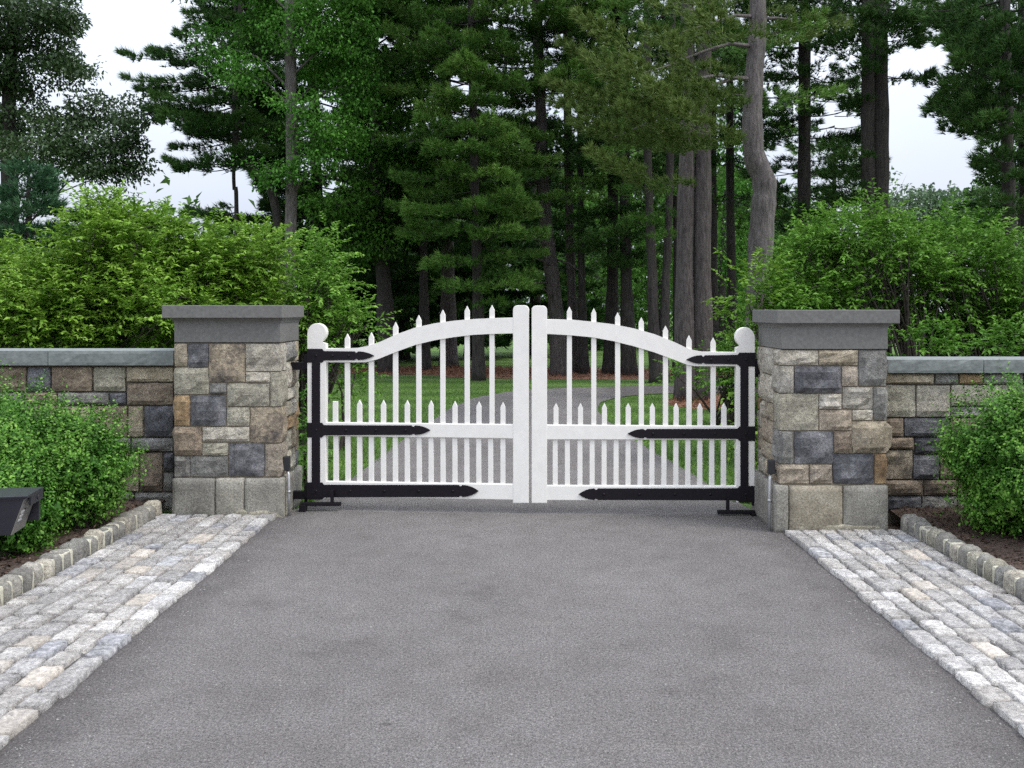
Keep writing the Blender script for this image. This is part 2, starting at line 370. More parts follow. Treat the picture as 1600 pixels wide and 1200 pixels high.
# ------------------------------------------------------------------ ground
ZA = 0.0
pyd('lawn', [(-250, 7.12, -0.012), (250, 7.12, -0.012), (250, 400, -0.012), (-250, 400, -0.012)], [[0, 1, 2, 3]], M['lawn'])['kind'] = 'structure'
pyd('ground', [(-250, -60, -0.03), (250, -60, -0.03), (250, 7.6, -0.03), (-250, 7.6, -0.03)], [[0, 1, 2, 3]], M['mulch'])['kind'] = 'structure'

left_edge = [(-1.62, 8.42), (-1.43, 11.43), (-1.18, 14.36), (-0.88, 16.3), (-0.2, 17.6), (0.9, 18.4), (3.0, 18.9), (6.0, 19.2), (12, 20.2), (25, 24)]
right_edge = [(1.70, 8.42), (1.52, 9.9), (1.39, 11.1), (1.22, 13.1), (1.2, 14.2), (1.36, 15.5), (1.75, 16.4), (2.3, 16.95), (3.2, 17.3), (6.0, 17.5), (12, 18.2), (25, 21.5)]
def wob(pts, amp):
    res = []
    for a, b_ in zip(pts, pts[1:]):
        for k in range(6):
            t = k / 6; res.append((a[0] + (b_[0] - a[0]) * t + random.uniform(-amp, amp), a[1] + (b_[1] - a[1]) * t + random.uniform(-amp, amp)))
    res.append(pts[-1]); return res
near_l = [(-1.9, -12), (-1.9, 6.9), (-1.8, 7.2), (-1.66, 7.9)]
near_r = [(1.9, -12), (1.9, 6.5), (1.85, 7.1), (1.74, 7.9)]
L_ = near_l + wob(left_edge, 0.012); R_ = near_r + wob(right_edge, 0.012)
def road_mesh():
    def resample(pts, n):
        d = [0]
        for a, b_ in zip(pts, pts[1:]): d.append(d[-1] + math.dist(a, b_))
        return [(float(np.interp(t, d, [p[0] for p in pts])), float(np.interp(t, d, [p[1] for p in pts]))) for t in np.linspace(0, d[-1], n)]
    n = 140
    A, B = resample(L_, n), resample(R_, n)
    V = [(x, y, ZA) for x, y in A] + [(x, y, ZA) for x, y in B]
    return V, [[i, n + i, n + i + 1, i + 1] for i in range(n - 1)]
V, Fc = road_mesh()
pyd('driveway', V, Fc, M['asphalt'])['kind'] = 'structure'

# rusty needle beds under the pines
def blob_outline(cx, cy, rx, ry, n=40, amp=0.15):
    return [(cx + rx * math.cos(t) * (1 + amp * mnoise.noise((math.cos(t) * 2, math.sin(t) * 2, cx))), cy + ry * math.sin(t) * (1 + amp * mnoise.noise((math.cos(t) * 2, math.sin(t) * 2, cy + 9)))) for t in [2 * math.pi * k / n for k in range(n)]]
beds = [(4.4, 15.3, 1.9, 1.5), (1.7, 22.6, 4.2, 1.9), (-2.0, 23.6, 3.0, 1.6), (9.5, 17.8, 3.0, 1.6)]
for i, (x, y, rx, ry) in enumerate(beds):
    sheet('needle_bed', blob_outline(x, y, rx, ry), -0.006 + 0.0005 * i, M['needle_bed'])

# ------------------------------------------------------------------ leaf meshes
GAPS = [
    [(104, -40), (262, -40), (268, 70), (184, 80), (140, 98), (118, 88), (138, 36)],
    [(186, 92), (262, 92), (264, 118), (222, 122), (196, 112)],
    [(156, 126), (190, 128), (190, 150), (164, 150)],
    [(66, 146), (106, 146), (104, 174), (76, 174)],
    [(226, 200), (262, 190), (282, 200), (266, 238), (236, 242)],
    [(250, 284), (300, 268), (345, 266), (402, 272), (400, 306), (330, 312), (262, 306)],
    [(486, 284), (538, 284), (538, 302), (490, 302)],
    [(1384, 86), (1490, 62), (1482, 112), (1386, 120)],
    [(1384, 134), (1452, 128), (1446, 176), (1470, 205), (1530, 222), (1520, 290), (1400, 292), (1384, 220)],
    [(1190, 142), (1212, 140), (1212, 166), (1190, 168)],
    [(1274, 150), (1340, 180), (1344, 206), (1290, 204)],
    [(1215, 262), (1240, 262), (1242, 300), (1218, 300)],
    [(0, 140), (14, 128), (16, 160), (0, 160)],
    [(702, 118), (732, 124), (736, 146), (712, 146)],
    [(590, 60), (612, 50), (620, 75), (598, 84)],
    [(505, 150), (522, 146), (520, 170), (506, 172)],
    [(1150, 22), (1166, 22), (1166, 40), (1146, 46)],
    [(1280, 92), (1340, 90), (1336, 104), (1290, 106)],
]
def inpoly(x, y, poly):
    c = np.zeros(x.shape, bool); n = len(poly)
    for i in range(n):
        x0, y0 = poly[i]; x1, y1 = poly[(i + 1) % n]
        if y0 == y1: continue
        cond = ((y0 > y) != (y1 > y)) & (x < (x1 - x0) * (y - y0) / (y1 - y0) + x0)
        c ^= cond
    return c
def in_gap(p):
    """where the photograph shows open sky between the crowns"""
    p = np.asarray(p); Y = np.maximum(p[:, 1], 0.5)
    px = CX + F * p[:, 0] / Y; py = CY - F * (p[:, 2] - EYE) / Y
    ox = 7 * np.sin(py * 0.13 + px * 0.05) + 4 * np.sin(py * 0.41 + 1.3); oy = 6 * np.sin(px * 0.17) + 3 * np.sin(px * 0.5 + 2.0)
    c = np.zeros(px.shape, bool)
    for g in GAPS: c |= inpoly(px + ox, py + oy, g)
    return c
def unit(v): return v / np.maximum(np.linalg.norm(v, axis=-1, keepdims=True), 1e-9)

class Leaves:
    def __init__(s): s.tv, s.tt, s.qv, s.qt = [], [], [], []
    def needles(s, p, d, length, width, k, spread, tint):
        N = len(p)
        if N == 0: return
        p = np.repeat(p, k, 0); d = unit(np.repeat(d, k, 0) + spread * rng.normal(size=(N * k, 3)))
        sd_ = unit(np.cross(d, rng.normal(size=d.shape))) * (width / 2)
        L = length * rng.uniform(0.7, 1.15, (N * k, 1))
        s.tv.append(np.stack([p - sd_, p + sd_, p + d * L], 1)); s.tt.append(np.clip(np.repeat(tint, k) + rng.normal(0, 0.08, N * k), 0, 1))
    def leaves(s, p, d, up, length, width, tint, fold=0.18):
        N = len(p)
        if N == 0: return
        d = unit(d); sd_ = unit(np.cross(d, up)); nn = np.cross(sd_, d)
        L = length * rng.uniform(0.65, 1.25, (N, 1)); W = width * rng.uniform(0.75, 1.2, (N, 1)) / 2
        m_ = p + d * L * 0.45
        s.qv.append(np.stack([p, m_ + sd_ * W + nn * W * fold * 2, p + d * L - nn * L * 0.12, m_ - sd_ * W + nn * W * fold * 2], 1)); s.qt.append(np.clip(tint, 0, 1))
    def build(s, name, m, parent=None, origin=(0, 0, 0)):
        tv = np.concatenate(s.tv).reshape(-1, 3) if s.tv else np.zeros((0, 3)); qv = np.concatenate(s.qv).reshape(-1, 3) if s.qv else np.zeros((0, 3))
        nt_, nq = len(tv) // 3, len(qv) // 4
        V = np.concatenate([tv, qv]) - np.array(origin)
        me = bpy.data.meshes.new(name)
        me.vertices.add(len(V)); me.vertices.foreach_set('co', V.astype(np.float32).ravel())
        me.loops.add(len(V)); me.loops.foreach_set('vertex_index', np.arange(len(V), dtype=np.int32))
        me.polygons.add(nt_ + nq)
        ls = np.concatenate([np.arange(nt_) * 3, nt_ * 3 + np.arange(nq) * 4]).astype(np.int32)
        me.polygons.foreach_set('loop_start', ls)
        a = me.attributes.new('tint', 'FLOAT', 'FACE')
        tint = np.concatenate(([np.concatenate(s.tt)] if s.tt else []) + ([np.concatenate(s.qt)] if s.qt else []))
        a.data.foreach_set('value', tint.astype(np.float32))
        me.update(calc_edges=True)
        TRI[0] += nt_ + 2 * nq
        return link(name, me, m, parent)
TRI = [0]

def bough(Lf, bm, a, tip, width, dens=1.0, tint0=0.45, nl=0.15, nw=0.012, k=7, sag=0.06, flat=0.55, wood=True, thick=0.16, gap=True, start=0.22):
    """a flat plume of needle tufts along a side limb"""
    a = np.array(a, float); tip = np.array(tip, float); ax = tip - a; L = np.linalg.norm(ax)
    if L < 0.2: return
    d = ax / L; side = unit(np.cross(d, np.array([0, 0, 1.0]))); up = np.cross(side, d)
    def pt(t): return a + ax * t[:, None] - np.array([0, 0, 1.0]) * (sag * L * 4 * t * (1 - t))[:, None]
    n = int(dens * 95 * L * (width + 0.25))
    t = start + (1 - start) * rng.random(n) ** 0.8
    nt_ = max(6, int(L / 0.17)); t = np.clip((np.round(t * nt_) + rng.normal(0, 0.1, n)) / nt_, 0.05, 1.02)
    env = width * np.minimum(1, (1.04 - t) * 2.1) * np.minimum(1, 0.35 + t * 1.3)
    sgn = rng.choice([-1, 1], n); s = rng.random(n) ** 0.75 * env * sgn
    pos = pt(t) + side * s[:, None] + d * (np.abs(s) * 0.55)[:, None]
    pos[:, 2] += rng.normal(0, thick * 0.25, n) + thick * 0.3 * rng.random(n) - 0.12 * np.abs(s)
    dirs = d * 0.6 + side * (sgn * 0.45)[:, None] + up * (flat * 0.8)
    # foliage lies in uneven plumes: drop some twigs
    key = mnoise.noise
    seed = rng.random() * 40
    lump = np.sin(t * nt_ * 0.9 + seed + sgn * 1.7) + np.sin(s * 9 + seed)
    keep = lump > -1.15
    if gap:
        g_ = in_gap(pos)
        if g_.mean() > 0.5: return
        keep &= ~g_
    pos, dirs, t = pos[keep], dirs[keep], t[keep]
    Lf.needles(pos, dirs, nl, nw, k, 0.34, tint0 + 0.45 * (t - 0.55) + rng.normal(0, 0.09, len(pos)))  # lighter tips: new growth, and sky light on boughs put into the tint
    if wood and bm is not None:
        ts = np.linspace(0, 0.82, 6); q = pt(ts)
        r0 = 0.008 + 0.006 * L
        add_tube(bm, q, [r0 * (1 - 0.8 * x) for x in ts], 5, False)

def trunk_bm(bm, pts, radii, seg=12):
    """smooth tapered trunk through the given points"""
    P_ = [np.array(p, float) for p in pts]
    z, r = [], []
    n = len(P_)
    for i in range(n - 1):
        p0, p1, p2, p3 = P_[max(i - 1, 0)], P_[i], P_[i + 1], P_[min(i + 2, n - 1)]
        for k_ in range(5):
            t = k_ / 5
            z.append(0.5 * ((2 * p1) + (-p0 + p2) * t + (2 * p0 - 5 * p1 + 4 * p2 - p3) * t * t + (-p0 + 3 * p1 - 3 * p2 + p3) * t ** 3))
            r.append((radii[i] * (1 - t) + radii[i + 1] * t) * (1 + 0.05 * math.sin(len(z) * 1.7)))
    z.append(P_[-1]); r.append(radii[-1])
    add_tube(bm, z, r, seg)
    return np.array(z), np.array(r)
def at_z(tr, z):
    zz = tr[:, 2]; return np.array([np.interp(z, zz, tr[:, 0]), np.interp(z, zz, tr[:, 1]), z])

def frame_px(p): return CX + F * p[0] / max(p[1], 0.5), CY - F * (p[2] - EYE) / max(p[1], 0.5)
def pine(name, label, trunks, Y, m, zr, length, per=5, step=0.75, tips=(), tint=0.45, barkm='bark', group='pines behind the gate', dens=1.0, width=0.55, nl=0.15, nw=0.012, droop=-0.05, tall=None, wood=True, thick=0.16, az=None, tip_len=None, k=7, front=0.0, sep=False):
    """trunks: list of [(px,py,r_px)...] from the ground up; zr: heights with boughs; length(z) in metres; tips: explicit bough ends (px,py,dY)"""
    b0 = P(trunks[0][0][0], trunks[0][0][1], Y); root = thing(name, label, 'tree', (b0.x, Y, 0), group)
    o = np.array((b0.x, Y, 0)); trs = []
    Lf = Leaves(); wb = bmesh.new()
    for tk_ in trunks:
        bm = bmesh.new()
        pts = [P(a, b_, Y) for a, b_, r in tk_]; rad = [r * Y / F for a, b_, r in tk_]
        pts[0].z = -0.05; rad[0] *= 1.25
        if tall:
            l = pts[-1]; pts.append(Vector((l.x + random.uniform(-.2, .2), Y, tall))); rad.append(rad[-1] * 0.4)
        tr, rr = trunk_bm(bm, pts, rad); trs.append(tr)
        for v in bm.verts: v.co -= Vector(o)
        from_bm('trunk', bm, M[barkm], root, smooth=True)
    if zr:
        z = zr[0]
        while z < zr[1]:
            tr = trs[random.randrange(len(trs))]
            for q in range(per):
                a = random.uniform(0, 2 * math.pi) if random.random() > front else random.uniform(-0.88, -0.12) * math.pi
                zz = z + random.uniform(-0.1, 0.1); L = length(zz) * random.uniform(0.65, 1.15)
                s0 = at_z(tr, zz); tp = s0 + np.array([math.cos(a) * L, math.sin(a) * L, L * (droop + random.uniform(-0.1, 0.14))])
                px, py = frame_px(tp); off = py < -70 or px < -120 or px > 1720
                if off and random.random() < 0.5: continue
                if not off and in_gap(np.array([tp]))[0] : tp = s0 + (tp - s0) * 0.6
                far = 0.24 if off else (0.6 if tp[1] > s0[1] + 0.8 else 1.0)
                tt = tint + random.uniform(-0.28, 0.28)  # bough tints spread wide in place of light and dark contrast
                bough(Lf, wb if not off else None, s0, tp, width * random.uniform(0.75, 1.25), dens * 1.25 * far, tt, nl if not off else nl * 1.6, nw if not off else nw * 2.2, k if not off else 5, thick=thick, wood=wood)
            z += step * 1.3 * random.uniform(0.75, 1.25)
    for tp_ in tips:
        px, py, dY = tp_[:3]
        tp = np.array(P(px, py, Y + dY)); tr = trs[0] if len(trs) == 1 else min(trs, key=lambda q: abs(q[-1][0] - tp[0]))
        horizontal = math.hypot(tp[0] - tr[0][0], tp[1] - tr[0][1])
        s0 = at_z(tr, tp[2] + 0.12 * horizontal * (tp_[3] if len(tp_) > 3 else random.uniform(-0.8, 1.0)))
        st = s0
        bough(Lf, None if sep else wb, st, tp, width * random.uniform(0.9, 1.3), dens * 1.25, tint + random.uniform(-0.12, 0.2), nl, nw, k, thick=thick, start=max(0.15, 1 - (tip_len or 2.4) / max(horizontal, 0.5)))
    if wb.verts:
        for v in wb.verts: v.co -= Vector(o)
        props(from_bm('limb', wb, M[barkm], root, smooth=True), kind='stuff')
    else: wb.free()
    if Lf.tv: Lf.build('crown', m, root, o)
    return root

def clump(Lf, c, rx, ry, rz, nsub, nleaf, ll, lw, tint=0.45, disc=0.3, gap=True, droop=-0.25, shell=0.45):
    """leaf sprays through an ellipsoid; each spray a loose flattened tuft"""
    c = np.array(c, float)
    u = unit(rng.normal(size=(nsub, 3))); rad = (shell + (1 - shell) * rng.random(nsub)) ** 0.6
    wob_ = 1 + 0.22 * np.sin(u[:, 0] * 5 + c[0] * 3) + 0.15 * np.sin(u[:, 2] * 7 + c[2] * 5)
    sc = c + u * (rad * wob_)[:, None] * np.array([rx, ry, rz])
    tint_s = tint + rng.normal(0, 0.13, nsub)
    out_ = np.repeat(unit(u * np.array([1, 1, 0.5])), nleaf, 0)
    p = np.repeat(sc, nleaf, 0) + rng.normal(size=(nsub * nleaf, 3)) * np.array([disc, disc, disc * 0.4])
    d = out_ * 0.5 + rng.normal(size=p.shape) * 0.65; d[:, 2] += droop
    up = rng.normal(size=p.shape) * 0.45; up[:, 2] += 1
    t = np.repeat(tint_s, nleaf) + rng.normal(0, 0.1, len(p))
    if gap:
        kp = ~in_gap(p); p, d, up, t = p[kp], d[kp], up[kp], t[kp]
    Lf.leaves(p, d, up, ll, lw, t)
    return sc

def broadleaf(name, label, trunks, Y, m, clumps, ll=0.09, lw=0.055, tint=0.45, barkm='bark', group=None, nsub=60, nleaf=26, disc=0.28, dens=1.0, gap=True, depth=0.8, limb_r=0.03, cat='tree', dy=0.9, shell=0.45, droop=-0.25):
    b0 = P(trunks[0][0][0], trunks[0][0][1], Y); o = np.array((b0.x, Y, 0))
    root = thing(name, label, cat, tuple(o), group)
    trs = []
    for tk_ in trunks:
        bm = bmesh.new(); pts = [P(a, b_, Y) for a, b_, r in tk_]; rad = [r * Y / F for a, b_, r in tk_]
        pts[0].z = -0.05; rad[0] *= 1.2
        tr, rr = trunk_bm(bm, pts, rad, 10); trs.append(tr)
        for v in bm.verts: v.co -= Vector(o)
        from_bm('trunk', bm, M[barkm], root, smooth=True)
    Lf = Leaves(); wb = bmesh.new()
    for cl in clumps:
        px, py, rx, ry = cl[:4]; dY = cl[4] if len(cl) > 4 else random.uniform(-dy, dy)
        c = P(px, py, Y + dY); s = (Y + dY) / F
        area = (rx * s) * (ry * s)
        vis = -90 < py < 1300 and -150 < px < 1750
        ns = max(5, int(nsub * area * dens * (1 if vis else 0.4)))
        sc = clump(Lf, c, rx * s, rx * s * depth, ry * s, ns, nleaf, ll, lw, tint + random.uniform(-0.08, 0.08), disc, gap, droop, shell)
        tr = min(trs, key=lambda q: abs(q[-1][0] - c.x))
        zz = min(max(c.z - 0.6 * math.hypot(c.x - tr[0][0], c.y - Y) - 0.1, tr[0][2] + 0.2), tr[-1][2])
        st = at_z(tr, zz); cv = np.array(c); md = (st + cv) / 2 + np.array([0, 0, 0.12 * np.linalg.norm(cv - st)])
        add_tube(wb, [st, md, cv], [limb_r, limb_r * 0.7, limb_r * 0.35], 5, False)
        for q in sc[:: max(1, len(sc) // 7)]:
            add_tube(wb, [cv, (cv + q) / 2 + np.array([0, 0, 0.04]), q], [limb_r * 0.35, limb_r * 0.22, limb_r * 0.08], 4, False)
    for v in wb.verts: v.co -= Vector(o)
    props(from_bm('limb', wb, M[barkm], root, smooth=True), kind='stuff')
    Lf.build('crown', m, root, o)
    return root

def spray_shrub(name, label, basept, m, blobs, ll, lw, nper, spray=0.45, leaves=14, tint=0.45, stems=10, group=None, droop=0.22, cat='shrub', up_bias=0.7):
    """blobs: (centre Vector, rx, ry, rz). Arching twigs carry alternate drooping leaves."""
    o = np.array(basept, float); root = thing(name, label, cat, tuple(o), group)
    Lf = Leaves(); wb = bmesh.new()
    small = []
    for c, rx, ry, rz in blobs:
        c = np.array(c, float)
        if rx * rz < 0.1: small.append((c, rx, ry, rz, 1.0)); continue
        for q in range(11):                                # each mass is made of separate leafy clumps with dark gaps between
            u = unit(rng.normal(size=3)) * (0.45 + 0.4 * rng.random()); f = rng.uniform(0.3, 0.46)
            small.append((c + u * np.array([rx, ry, rz]), rx * f, ry * f * 1.1, rz * f * 0.85, 1.0))
        small.append((c, rx * 0.75, ry * 0.75, rz * 0.75, 0.35))
    for c, rx, ry, rz, q_ in small:
        n = int(q_ * nper * (rx * rz + 0.012))
        u = unit(rng.normal(size=(n, 3)) * np.array([1, 1, 1])); rad = 0.4 + 0.6 * rng.random(n) ** 0.5
        wv = 1 + 0.2 * np.sin(u[:, 0] * 6 + c[0] * 2) + 0.16 * np.sin(u[:, 2] * 8 + c[2])
        st = c + u * (rad * wv)[:, None] * np.array([rx, ry, rz])
        d = unit(u * np.array([1, 1, 0.7]) + np.array([0, 0, up_bias]) + 0.45 * rng.normal(size=(n, 3)))
        ln = spray * rng.uniform(0.5, 1.2, n)
        t = np.tile(np.linspace(0.1, 1, leaves), n); rep = lambda a: np.repeat(a, leaves, 0)
        D, LN = rep(d), rep(ln)
        p = rep(st) + D * (t * LN)[:, None]; p[:, 2] -= droop * LN * t * t
        tan_ = D.copy(); tan_[:, 2] -= droop * 2 * t
        sd_ = unit(np.cross(tan_, np.array([0, 0, 1.0]))) * np.tile(np.where(np.arange(leaves) % 2, 1.0, -1.0), n)[:, None]
        ld = unit(tan_) * 0.65 + sd_ * 0.75 + rng.normal(size=p.shape) * 0.25; ld[:, 2] -= 0.12
        up = rng.normal(size=p.shape) * 0.35; up[:, 2] += 1
        ti = rep(tint + rng.normal(0, 0.12, n)) + 0.4 * (t - 0.5) + rng.normal(0, 0.07, len(p))
        kp = p[:, 2] > 0.03
        Lf.leaves(p[kp], ld[kp], up[kp], ll, lw, ti[kp], 0.22)
        for i in range(stems // 4 if q_ == 1.0 else 6):
            tg = c + unit(rng.normal(size=3)) * np.array([rx, ry, rz]) * 0.85
            b_ = o + np.array([random.uniform(-.15, .15), random.uniform(-.15, .15), -0.03])
            md = b_ * 0.45 + tg * 0.55 + np.array([random.uniform(-.1, .1), 0, 0.12])
            add_tube(wb, [b_, md, tg], [0.022, 0.013, 0.005], 5, False)
            for q in range(4):
                tq = md + (tg - md) * random.random(); e = tq + unit(rng.normal(size=3)) * np.array([rx, ry, rz]) * 0.4
                add_tube(wb, [tq, (tq + e) / 2 + np.array([0, 0, .03]), e], [0.007, 0.005, 0.002], 4, False)
    for v in wb.verts: v.co -= Vector(o)
    props(from_bm('stem', wb, M['twig'], root, smooth=True), kind='stuff')
    Lf.build('foliage', m, root, o)
    return root

def box_bush(name, label, c, r, n, group=None, tint=0.42, lumps=26):
    """small-leaved clipped-loose bush: leafy shoots standing out of a lumpy mound"""
    o = np.array((c[0], c[1], 0.08)); root = thing(name, label, 'bush', tuple(o), group)
    Lf = Leaves(); wb = bmesh.new()
    cc = np.array((c[0], c[1], c[2])); R = np.array(r)
    lu = unit(rng.normal(size=(lumps, 3))); lr = rng.uniform(0.22, 0.46, lumps)
    centres = cc + lu * R * rng.uniform(0.42, 0.7, (lumps, 1))
    which = rng.integers(0, lumps, n)
    u = unit(rng.normal(size=(n, 3)) + lu[which] * 0.7)
    rad = rng.random(n) ** 0.2
    st = centres[which] + u * (rad * lr[which])[:, None] * R * np.array([1, 1, 1.0])
    # longer shoots that break the outline
    m_ = n // 26; su = unit(rng.normal(size=(m_, 3)) + np.array([0, 0, 0.5])); s0 = cc + su * R * rng.uniform(0.85, 1.08, (m_, 1))
    sl = np.repeat(unit(su + np.array([0, 0, 0.9]) + 0.3 * rng.normal(size=(m_, 3))) * rng.uniform(0.04, 0.13, (m_, 1)), 3, 0) * np.tile(np.array([0, 0.5, 1.0]), m_)[:, None]
    st = np.concatenate([st, np.repeat(s0, 3, 0) + sl])
    st = st[st[:, 2] > 0.12]; n = len(st)
    out_ = unit((st - cc) / R); d = unit(out_ + np.array([0, 0, 0.65]) + 0.4 * rng.normal(size=(n, 3)))
    leaves = 6; t = np.tile(np.linspace(0, 1, leaves), n); rep = lambda a: np.repeat(a, leaves, 0)
    p = rep(st) + rep(d) * (t * rep(rng.uniform(0.05, 0.12, n)))[:, None]
    a = np.tile(np.arange(leaves) * 2.4, n) + rep(rng.random(n) * 6)
    e1 = unit(np.cross(rep(d), np.array([0.3, 0.2, 0.9]))); e2 = np.cross(rep(d), e1)
    ld = rep(d) * 0.55 + e1 * np.cos(a)[:, None] + e2 * np.sin(a)[:, None]
    up = rep(d) + rng.normal(size=p.shape) * 0.25
    depth = np.clip(np.linalg.norm((st - cc) / R, axis=1), 0, 1.2)
    ti = rep(tint + rng.normal(0, 0.1, n)) + 0.5 * (t - 0.45) * (rep(depth) > 0.75) + rng.normal(0, 0.08, len(p))
    Lf.leaves(p, ld, up, 0.025, 0.015, ti, 0.15)
    q = cc + unit(rng.normal(size=(1400, 3))) * (0.75 * rng.random((1400, 1)) ** 0.5) * R; q = q[q[:, 2] > 0.14]  # large dark leaves added inside to keep light from passing through
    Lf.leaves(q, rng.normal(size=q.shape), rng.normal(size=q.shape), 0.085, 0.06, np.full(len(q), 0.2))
    for i in range(16):
        tg = cc + unit(rng.normal(size=3)) * R * 0.6; tg[2] = max(tg[2], 0.3)
        add_tube(wb, [o + np.array([random.uniform(-.12, .12), random.uniform(-.12, .12), -0.03]), (o + tg) / 2, tg], [0.014, 0.009, 0.004], 5, False)
    for v in wb.verts: v.co -= Vector(o)
    props(from_bm('stem', wb, M['twig'], root, smooth=True), kind='stuff')
    Lf.build('foliage', M['box'], root, o)
    return root

# ------------------------------------------------------------------ pillars
def xz(px, py, Y): return ((px - CX) / F * Y, EYE - (py - CY) / F * Y)
def pillar(label, Yf, depth, s, ox, oy, stones, plinth, shaft_px, plinth_px, cap_px, neck_px, inner, back_cap):
    """front face at Yf. s, ox, oy: scale and corner of the crop in which the stones were measured; inner: +1 when the drive is to its +x side"""
    x0, ztop = xz(shaft_px[0], shaft_px[2], Yf); x1, zbot = xz(shaft_px[1], shaft_px[3], Yf)
    cx = (x0 + x1) / 2
    root = thing('gate_pillar', label, 'pillar', (cx, Yf + depth / 2, 0), 'stone gate pillars')
    O = Vector((cx, Yf + depth / 2, 0))
    yb = Yf + depth
    bm = bmesh.new(); add_box(bm, x0 - cx + 0.016, x1 - cx - 0.016, -depth / 2 + 0.016, depth / 2 - 0.016, 0.02, ztop - 0.002)
    from_bm('mortar', bm, M['mortar'], root)
    def put(m, xa, xb, ya, yb_, za, zb, grow=0.0, out=(0, 1), r=0.005, amp=0.021):
        g = 0.0035
        hx, hy, hz = (xb - xa) / 2 - g, (yb_ - ya) / 2 - g * 0.5, (zb - za) / 2 - g
        me = rock_mesh('stone', hx, hy, hz, (max(4, int(hx / 0.028)), 4, max(4, int(hz / 0.028))), r, amp, 15, (0.012 + grow if out[0] else 0.003, 0.010 + grow if out[1] else 0.003, 0.0), flat=True, pw=9)
        return link('stone', me, m, root, Vector(((xa + xb) / 2, (ya + yb_) / 2, (za + zb) / 2)) - O)
    fd = 0.17
    for (a, b_, c, d, kind, *ex) in stones:
        xa, za = xz(ox + a / s, oy + b_ / s, Yf); xb, zb = xz(ox + c / s, oy + d / s, Yf)
        xa = x0 if abs(xa - x0) < 0.05 else xa; xb = x1 if abs(xb - x1) < 0.05 else xb
        edge = xa == x0 or xb == x1
        o = put(M[kind], xa, xb, Yf, Yf + fd * random.uniform(0.95, 1.0), zb, za, ex[0] if ex else random.uniform(-0.004, 0.008), (edge, 1))
    def courses(xa, xb, ya, yb_, axis, kinds, z0, z1):
        z = z0
        while z < z1 - 0.05:
            h = min(random.choice([0.1, 0.13, 0.17, 0.21]), z1 - z)
            if z1 - z - h < 0.07: h = z1 - z
            a = ya if axis == 'y' else xa; end = yb_ if axis == 'y' else xb
            while a < end - 0.04:
                w = min(random.choice([0.16, 0.22, 0.3]), end - a)
                if end - a - w < 0.09: w = end - a
                if axis == 'y': put(M[random.choice(kinds)], xa, xb, a, a + w, z, z + h, random.uniform(0, 0.01), (1, 0))
                else: put(M[random.choice(kinds)], a, a + w, ya, yb_, z, z + h, random.uniform(0, 0.01), (0, 1))
                a += w
            z += h
    kn = ['light', 'tan', 'olive', 'light', 'pink', 'grey', 'ochre', 'light']
    courses(x1 - 0.14, x1, Yf + fd, yb - 0.12, 'y', kn, zbot, ztop)
    courses(x0, x0 + 0.14, Yf + fd, yb - 0.12, 'y', kn, zbot, ztop)
    courses(x0, x1, yb - 0.12, yb, 'x', kn + ['slate', 'brown'], zbot, ztop)
    # plinth
    pb = 0.035
    p0, _ = xz(plinth_px[0], 700, Yf); p1, _ = xz(plinth_px[1], 700, Yf); zp = zbot - 0.004
    yf2, yb2 = Yf - 0.02, yb + pb
    for (a, b_, c, d, kind) in plinth:
        xa, za = xz(ox + a / s, oy + b_ / s, Yf); xb, zb = xz(ox + c / s, oy + d / s, Yf)
        xa = p0 if abs(xa - p0) < 0.05 else xa; xb = p1 if abs(xb - p1) < 0.05 else xb
        za = zp if za > zp - 0.06 else za; zb = max(zb, -0.02) if zb > 0.07 else -0.02
        me = rock_mesh('plinth_stone', (xb - xa) / 2 - 0.0025, (yb2 - yf2) / 4, (za - zb) / 2 - 0.0025, (8, 5, 6), 0.012, 0.006, 7, (0.002, 0.005, 0))
        link('plinth_stone', me, M[kind], root, Vector(((xa + xb) / 2, yf2 + (yb2 - yf2) / 4, (za + zb) / 2)) - O)
    for a, b_ in ((p0, (p0 + p1) / 2), ((p0 + p1) / 2, p1)):
        me = rock_mesh('plinth_stone', (b_ - a) / 2 - 0.0025, (yb2 - yf2) / 4 - 0.004, (zp + 0.02) / 2 - 0.0025, (8, 5, 6), 0.012, 0.006, 7, (0.002, 0.005, 0))
        link('plinth_stone', me, M['plinth'], root, Vector(((a + b_) / 2, yf2 + (yb2 - yf2) * 0.75 + 0.003, zp / 2 - 0.01)) - O)
    # neck, bed mould, cap of sawn bluestone
    n0, zn1 = xz(neck_px[0], neck_px[2], Yf); n1, zn0 = xz(neck_px[1], neck_px[3], Yf)
    c0, zc1 = xz(cap_px[0], cap_px[2], Yf); c1, zc0 = xz(cap_px[1], cap_px[3], Yf)
    dn = 0.004
    bm = bmesh.new(); add_box(bm, n0 - cx, n1 - cx, -depth / 2 - dn, depth / 2 + dn, zn0, zn1, 0.004)
    from_bm('neck_block', bm, M['bluestone'], root)
    bm = bmesh.new()
    e = 0.022; V_ = []
    for zz, q in ((zn1 - 0.001, 0.003), (zn1 + 0.012, 0.006), (zc0 - 0.002, e)):
        V_.append([bm.verts.new((sx, sy, zz)) for sx, sy in ((n0 - cx - q, -depth / 2 - q), (n1 - cx + q, -depth / 2 - q), (n1 - cx + q, depth / 2 + q), (n0 - cx - q, depth / 2 + q))])
    for a, b_ in zip(V_, V_[1:]):
        for i in range(4): bm.faces.new((a[i], a[(i + 1) % 4], b_[(i + 1) % 4], b_[i]))
    bm.faces.new(V_[0][::-1]); bm.faces.new(V_[-1])
    from_bm('bed_mould', bm, M['bluestone'], root)
    ovl = n0 - c0
    bm = bmesh.new(); add_box(bm, c0 - cx, c1 - cx, -depth / 2 - ovl * 0.9, depth / 2 + ovl * 0.9, zc0, zc1, 0.006)
    from_bm('cap', bm, M['bluestone'], root)
    return root, x0, x1

